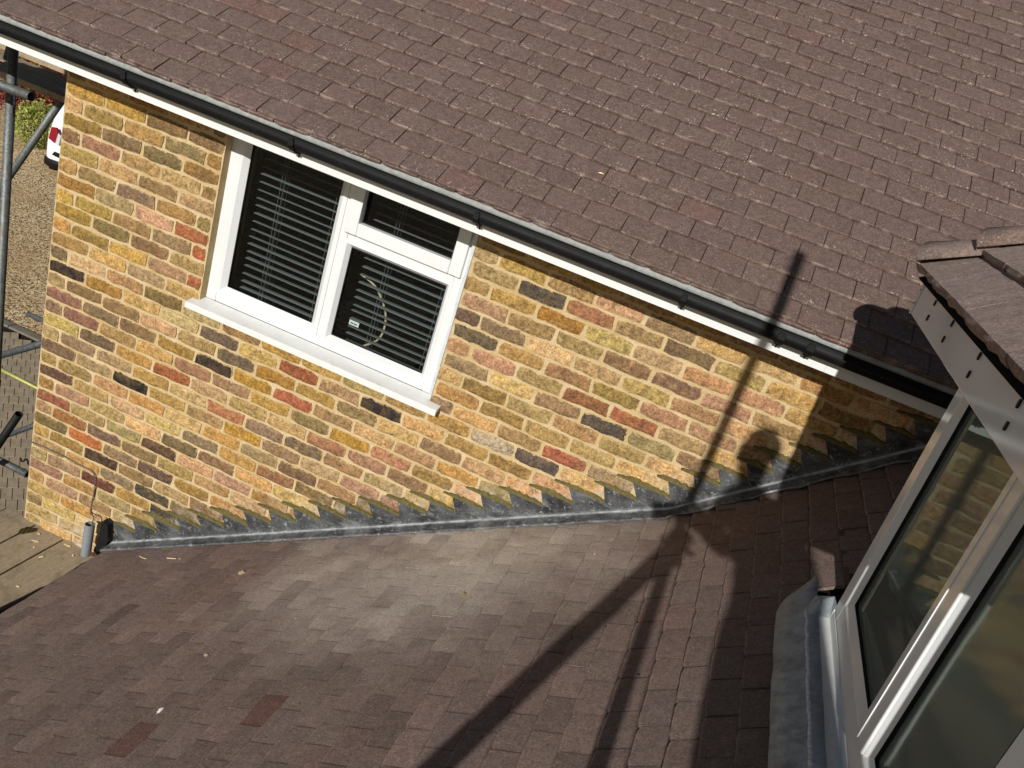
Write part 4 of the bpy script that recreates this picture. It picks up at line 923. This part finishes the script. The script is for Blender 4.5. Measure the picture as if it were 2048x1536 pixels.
p = hit_z(40, 262, GZ); bush((p[0]-.6, p[1]+1.4, GZ+.60), (1.5, .9, .75), 4200, RD, 'spreading dark red shrub behind the pale green one', .05, 2)
p = hit_z(120, 262, GZ); bush((p[0]-.2, p[1]+1.3, GZ+.62), (1.5, .9, .78), 4200, RD, 'dark red shrub beside the white car', .05, 3)
p = hit_z(72, 225, GZ); bush((p[0]-.2, p[1]+2.2, GZ+1.05), (1.0, .9, .75), 3600, DG, 'dense dark green shrub above the red leaves', .05, 4)
p = hit_z(12, 230, GZ); bush((p[0]-.3, p[1]+1.0, GZ+.8), (.8, .7, .8), 2200, OR, 'orange brown shrub at the far left', .05, 5)
e = empty('hedge', 'tall dark hedge along the back of the drive', 'hedge', (-20, 21, GZ)); b = MB(); rr = random.Random(8)
for _ in range(9000):
    x = rr.uniform(-34, -6); y = 20.5+rr.uniform(-.6, .8)-(x+20)*.12; z = GZ+rr.uniform(0, 2.6); a = Vector((rr.gauss(0, 1), rr.gauss(0, 1), rr.gauss(0, 1))).normalized(); t = a.orthogonal().normalized(); l_ = .16*rr.uniform(.6, 1.3); q = Vector((x, y, z))
    b.add([q-a*l_, q+t*l_*.5, q+a*l_, q-t*l_*.5], [(0, 1, 2, 3)])
reparent(b.build('foliage', HG), e); b = MB(); b.add([(-34, 22.7, GZ), (-6, 19.4, GZ), (-6, 19.4, GZ+2.4), (-34, 22.7, GZ+2.4), (-34, 23.2, GZ), (-6, 19.9, GZ), (-6, 19.9, GZ+2.4), (-34, 23.2, GZ+2.4)], [(0, 1, 2, 3), (7, 6, 5, 4), (3, 2, 6, 7), (0, 3, 7, 4), (1, 5, 6, 2)]); reparent(b.build('core', mat_plain('hedge_core', srgb(16, 18, 12), .95, .05)), e)

def car():
    rear = hit_z(82, 352, GZ); corner = Vector((rear[0], rear[1], GZ))
    e = empty('car', 'white hatchback parked on the gravel behind the wall corner', 'car', corner)
    yaw = math.radians(38)     # rear faces the camera side
    def Tm(x, y, z):           # car local: x along width to the right, y towards the front, z up
        cx_, sx_ = math.cos(yaw), math.sin(yaw); return (corner.x+x*cx_-y*sx_+.0, corner.y+x*sx_+y*cx_, GZ+z)
    W = 1.68; Lc = 3.9
    prof = [(.05, .28), (-.02, .42), (-.06, .60), (-.03, .78), (.06, .92), (.16, 1.10), (.34, 1.36), (.55, 1.46), (1.9, 1.47), (2.55, 1.12), (2.75, .98), (3.7, .84), (3.88, .60), (3.84, .28)]
    xs_ = [0, .06, .20, .5, .84, 1.18, 1.48, 1.62, 1.68]; b = MB(); vs = []
    for x in xs_:
        e_ = abs(x-W/2)/(W/2); 
        for (y, z) in prof:
            tum = max(0, z-.9)*.24; xx = W/2+(x-W/2)*(1-tum); rnd = .30*(e_**5)
            yy = y+rnd*(1 if y < 1.9 else -1); vs.append(Tm(xx, yy, z-(.04*e_**6 if z > .9 else 0)))
    K = len(prof); fs = [(i*K+k, i*K+k+1, (i+1)*K+k+1, (i+1)*K+k) for i in range(len(xs_)-1) for k in range(K-1)]+[tuple(range(K-1, -1, -1)), tuple((len(xs_)-1)*K+k for k in range(K))]
    b.add(vs, fs); body = reparent(b.build('body', mat_plain('car_white', srgb(240, 240, 238), .18, .5, var=.02), smooth=True), e)
    md = body.modifiers.new('sub', 'SUBSURF'); md.levels = 1; md.render_levels = 1
    def patch(pts, name, mat, dy=-.02):
        b = MB(); b.add([Tm(x, y+dy, z) for x, y, z in pts], [tuple(range(len(pts)))]); o = reparent(b.build(name, mat), e); s_ = o.modifiers.new('solid', 'SOLIDIFY'); s_.thickness = .03; s_.offset = 0; return o
    red = mat_plain('lamp_red', srgb(130, 14, 30), .2, .5); 
    for s in (0, 1):
        mx = (lambda x: x) if not s else (lambda x: W-x)
        patch([(mx(.06), .22, .78), (mx(.20), .06, .74), (mx(.24), .07, .96), (mx(.20), .16, 1.06), (mx(.09), .28, 1.02)], 'tail_lamp', red)
        patch([(mx(.20), .055, .74), (mx(.27), .03, .73), (mx(.29), .05, .93), (mx(.24), .065, .97)], 'reverse_lamp', mat_plain('lamp_clear%d' % s, srgb(190, 196, 200), .15, .6))
        patch([(mx(.16), .05, .50), (mx(.50), -.05, .44), (mx(.50), -.05, .52), (mx(.20), .03, .58)], 'bumper_insert', M_BLK)
    b = MB(); vs = []
    for x in xs_:
        e_ = abs(x-W/2)/(W/2); rnd = .30*(e_**5)
        for (y, z) in ((.10, .17), (.02, .20), (-.035, .30), (-.035, .36), (.05, .37)): vs.append(Tm(W/2+(x-W/2)*1.004, y+rnd, z))
    b.add(vs, [(i*5+k, i*5+k+1, (i+1)*5+k+1, (i+1)*5+k) for i in range(len(xs_)-1) for k in range(4)]); reparent(b.build('bumper', M_BLK, smooth=True), e)
    patch([(.36, .16, 1.06), (W-.36, .16, 1.06), (W-.44, .34, 1.33), (.44, .34, 1.33)], 'rear_screen', mat_plain('car_glass', srgb(20, 24, 26), .06, .6), -.03)
    for x in (.06, W-.06):
        for y in (.75, 3.05):
            b = MB(); a_, c_ = Vector(Tm(x-.10*(1 if x > 1 else -1), y, .31)), Vector(Tm(x, y, .31)); b.tube(a_, c_, .31, 24); wl = reparent(b.build('wheel', M_BLK, bevel=.02), e)
            b = MB(); b.tube(c_, c_+(c_-a_)*.12, .19, 14); o = b.build('rim', M_GALV, wl)
            o.matrix_parent_inverse = wl.matrix_parent_inverse.copy(); o.matrix_parent_inverse = Matrix.Identity(4)
    return e
car()
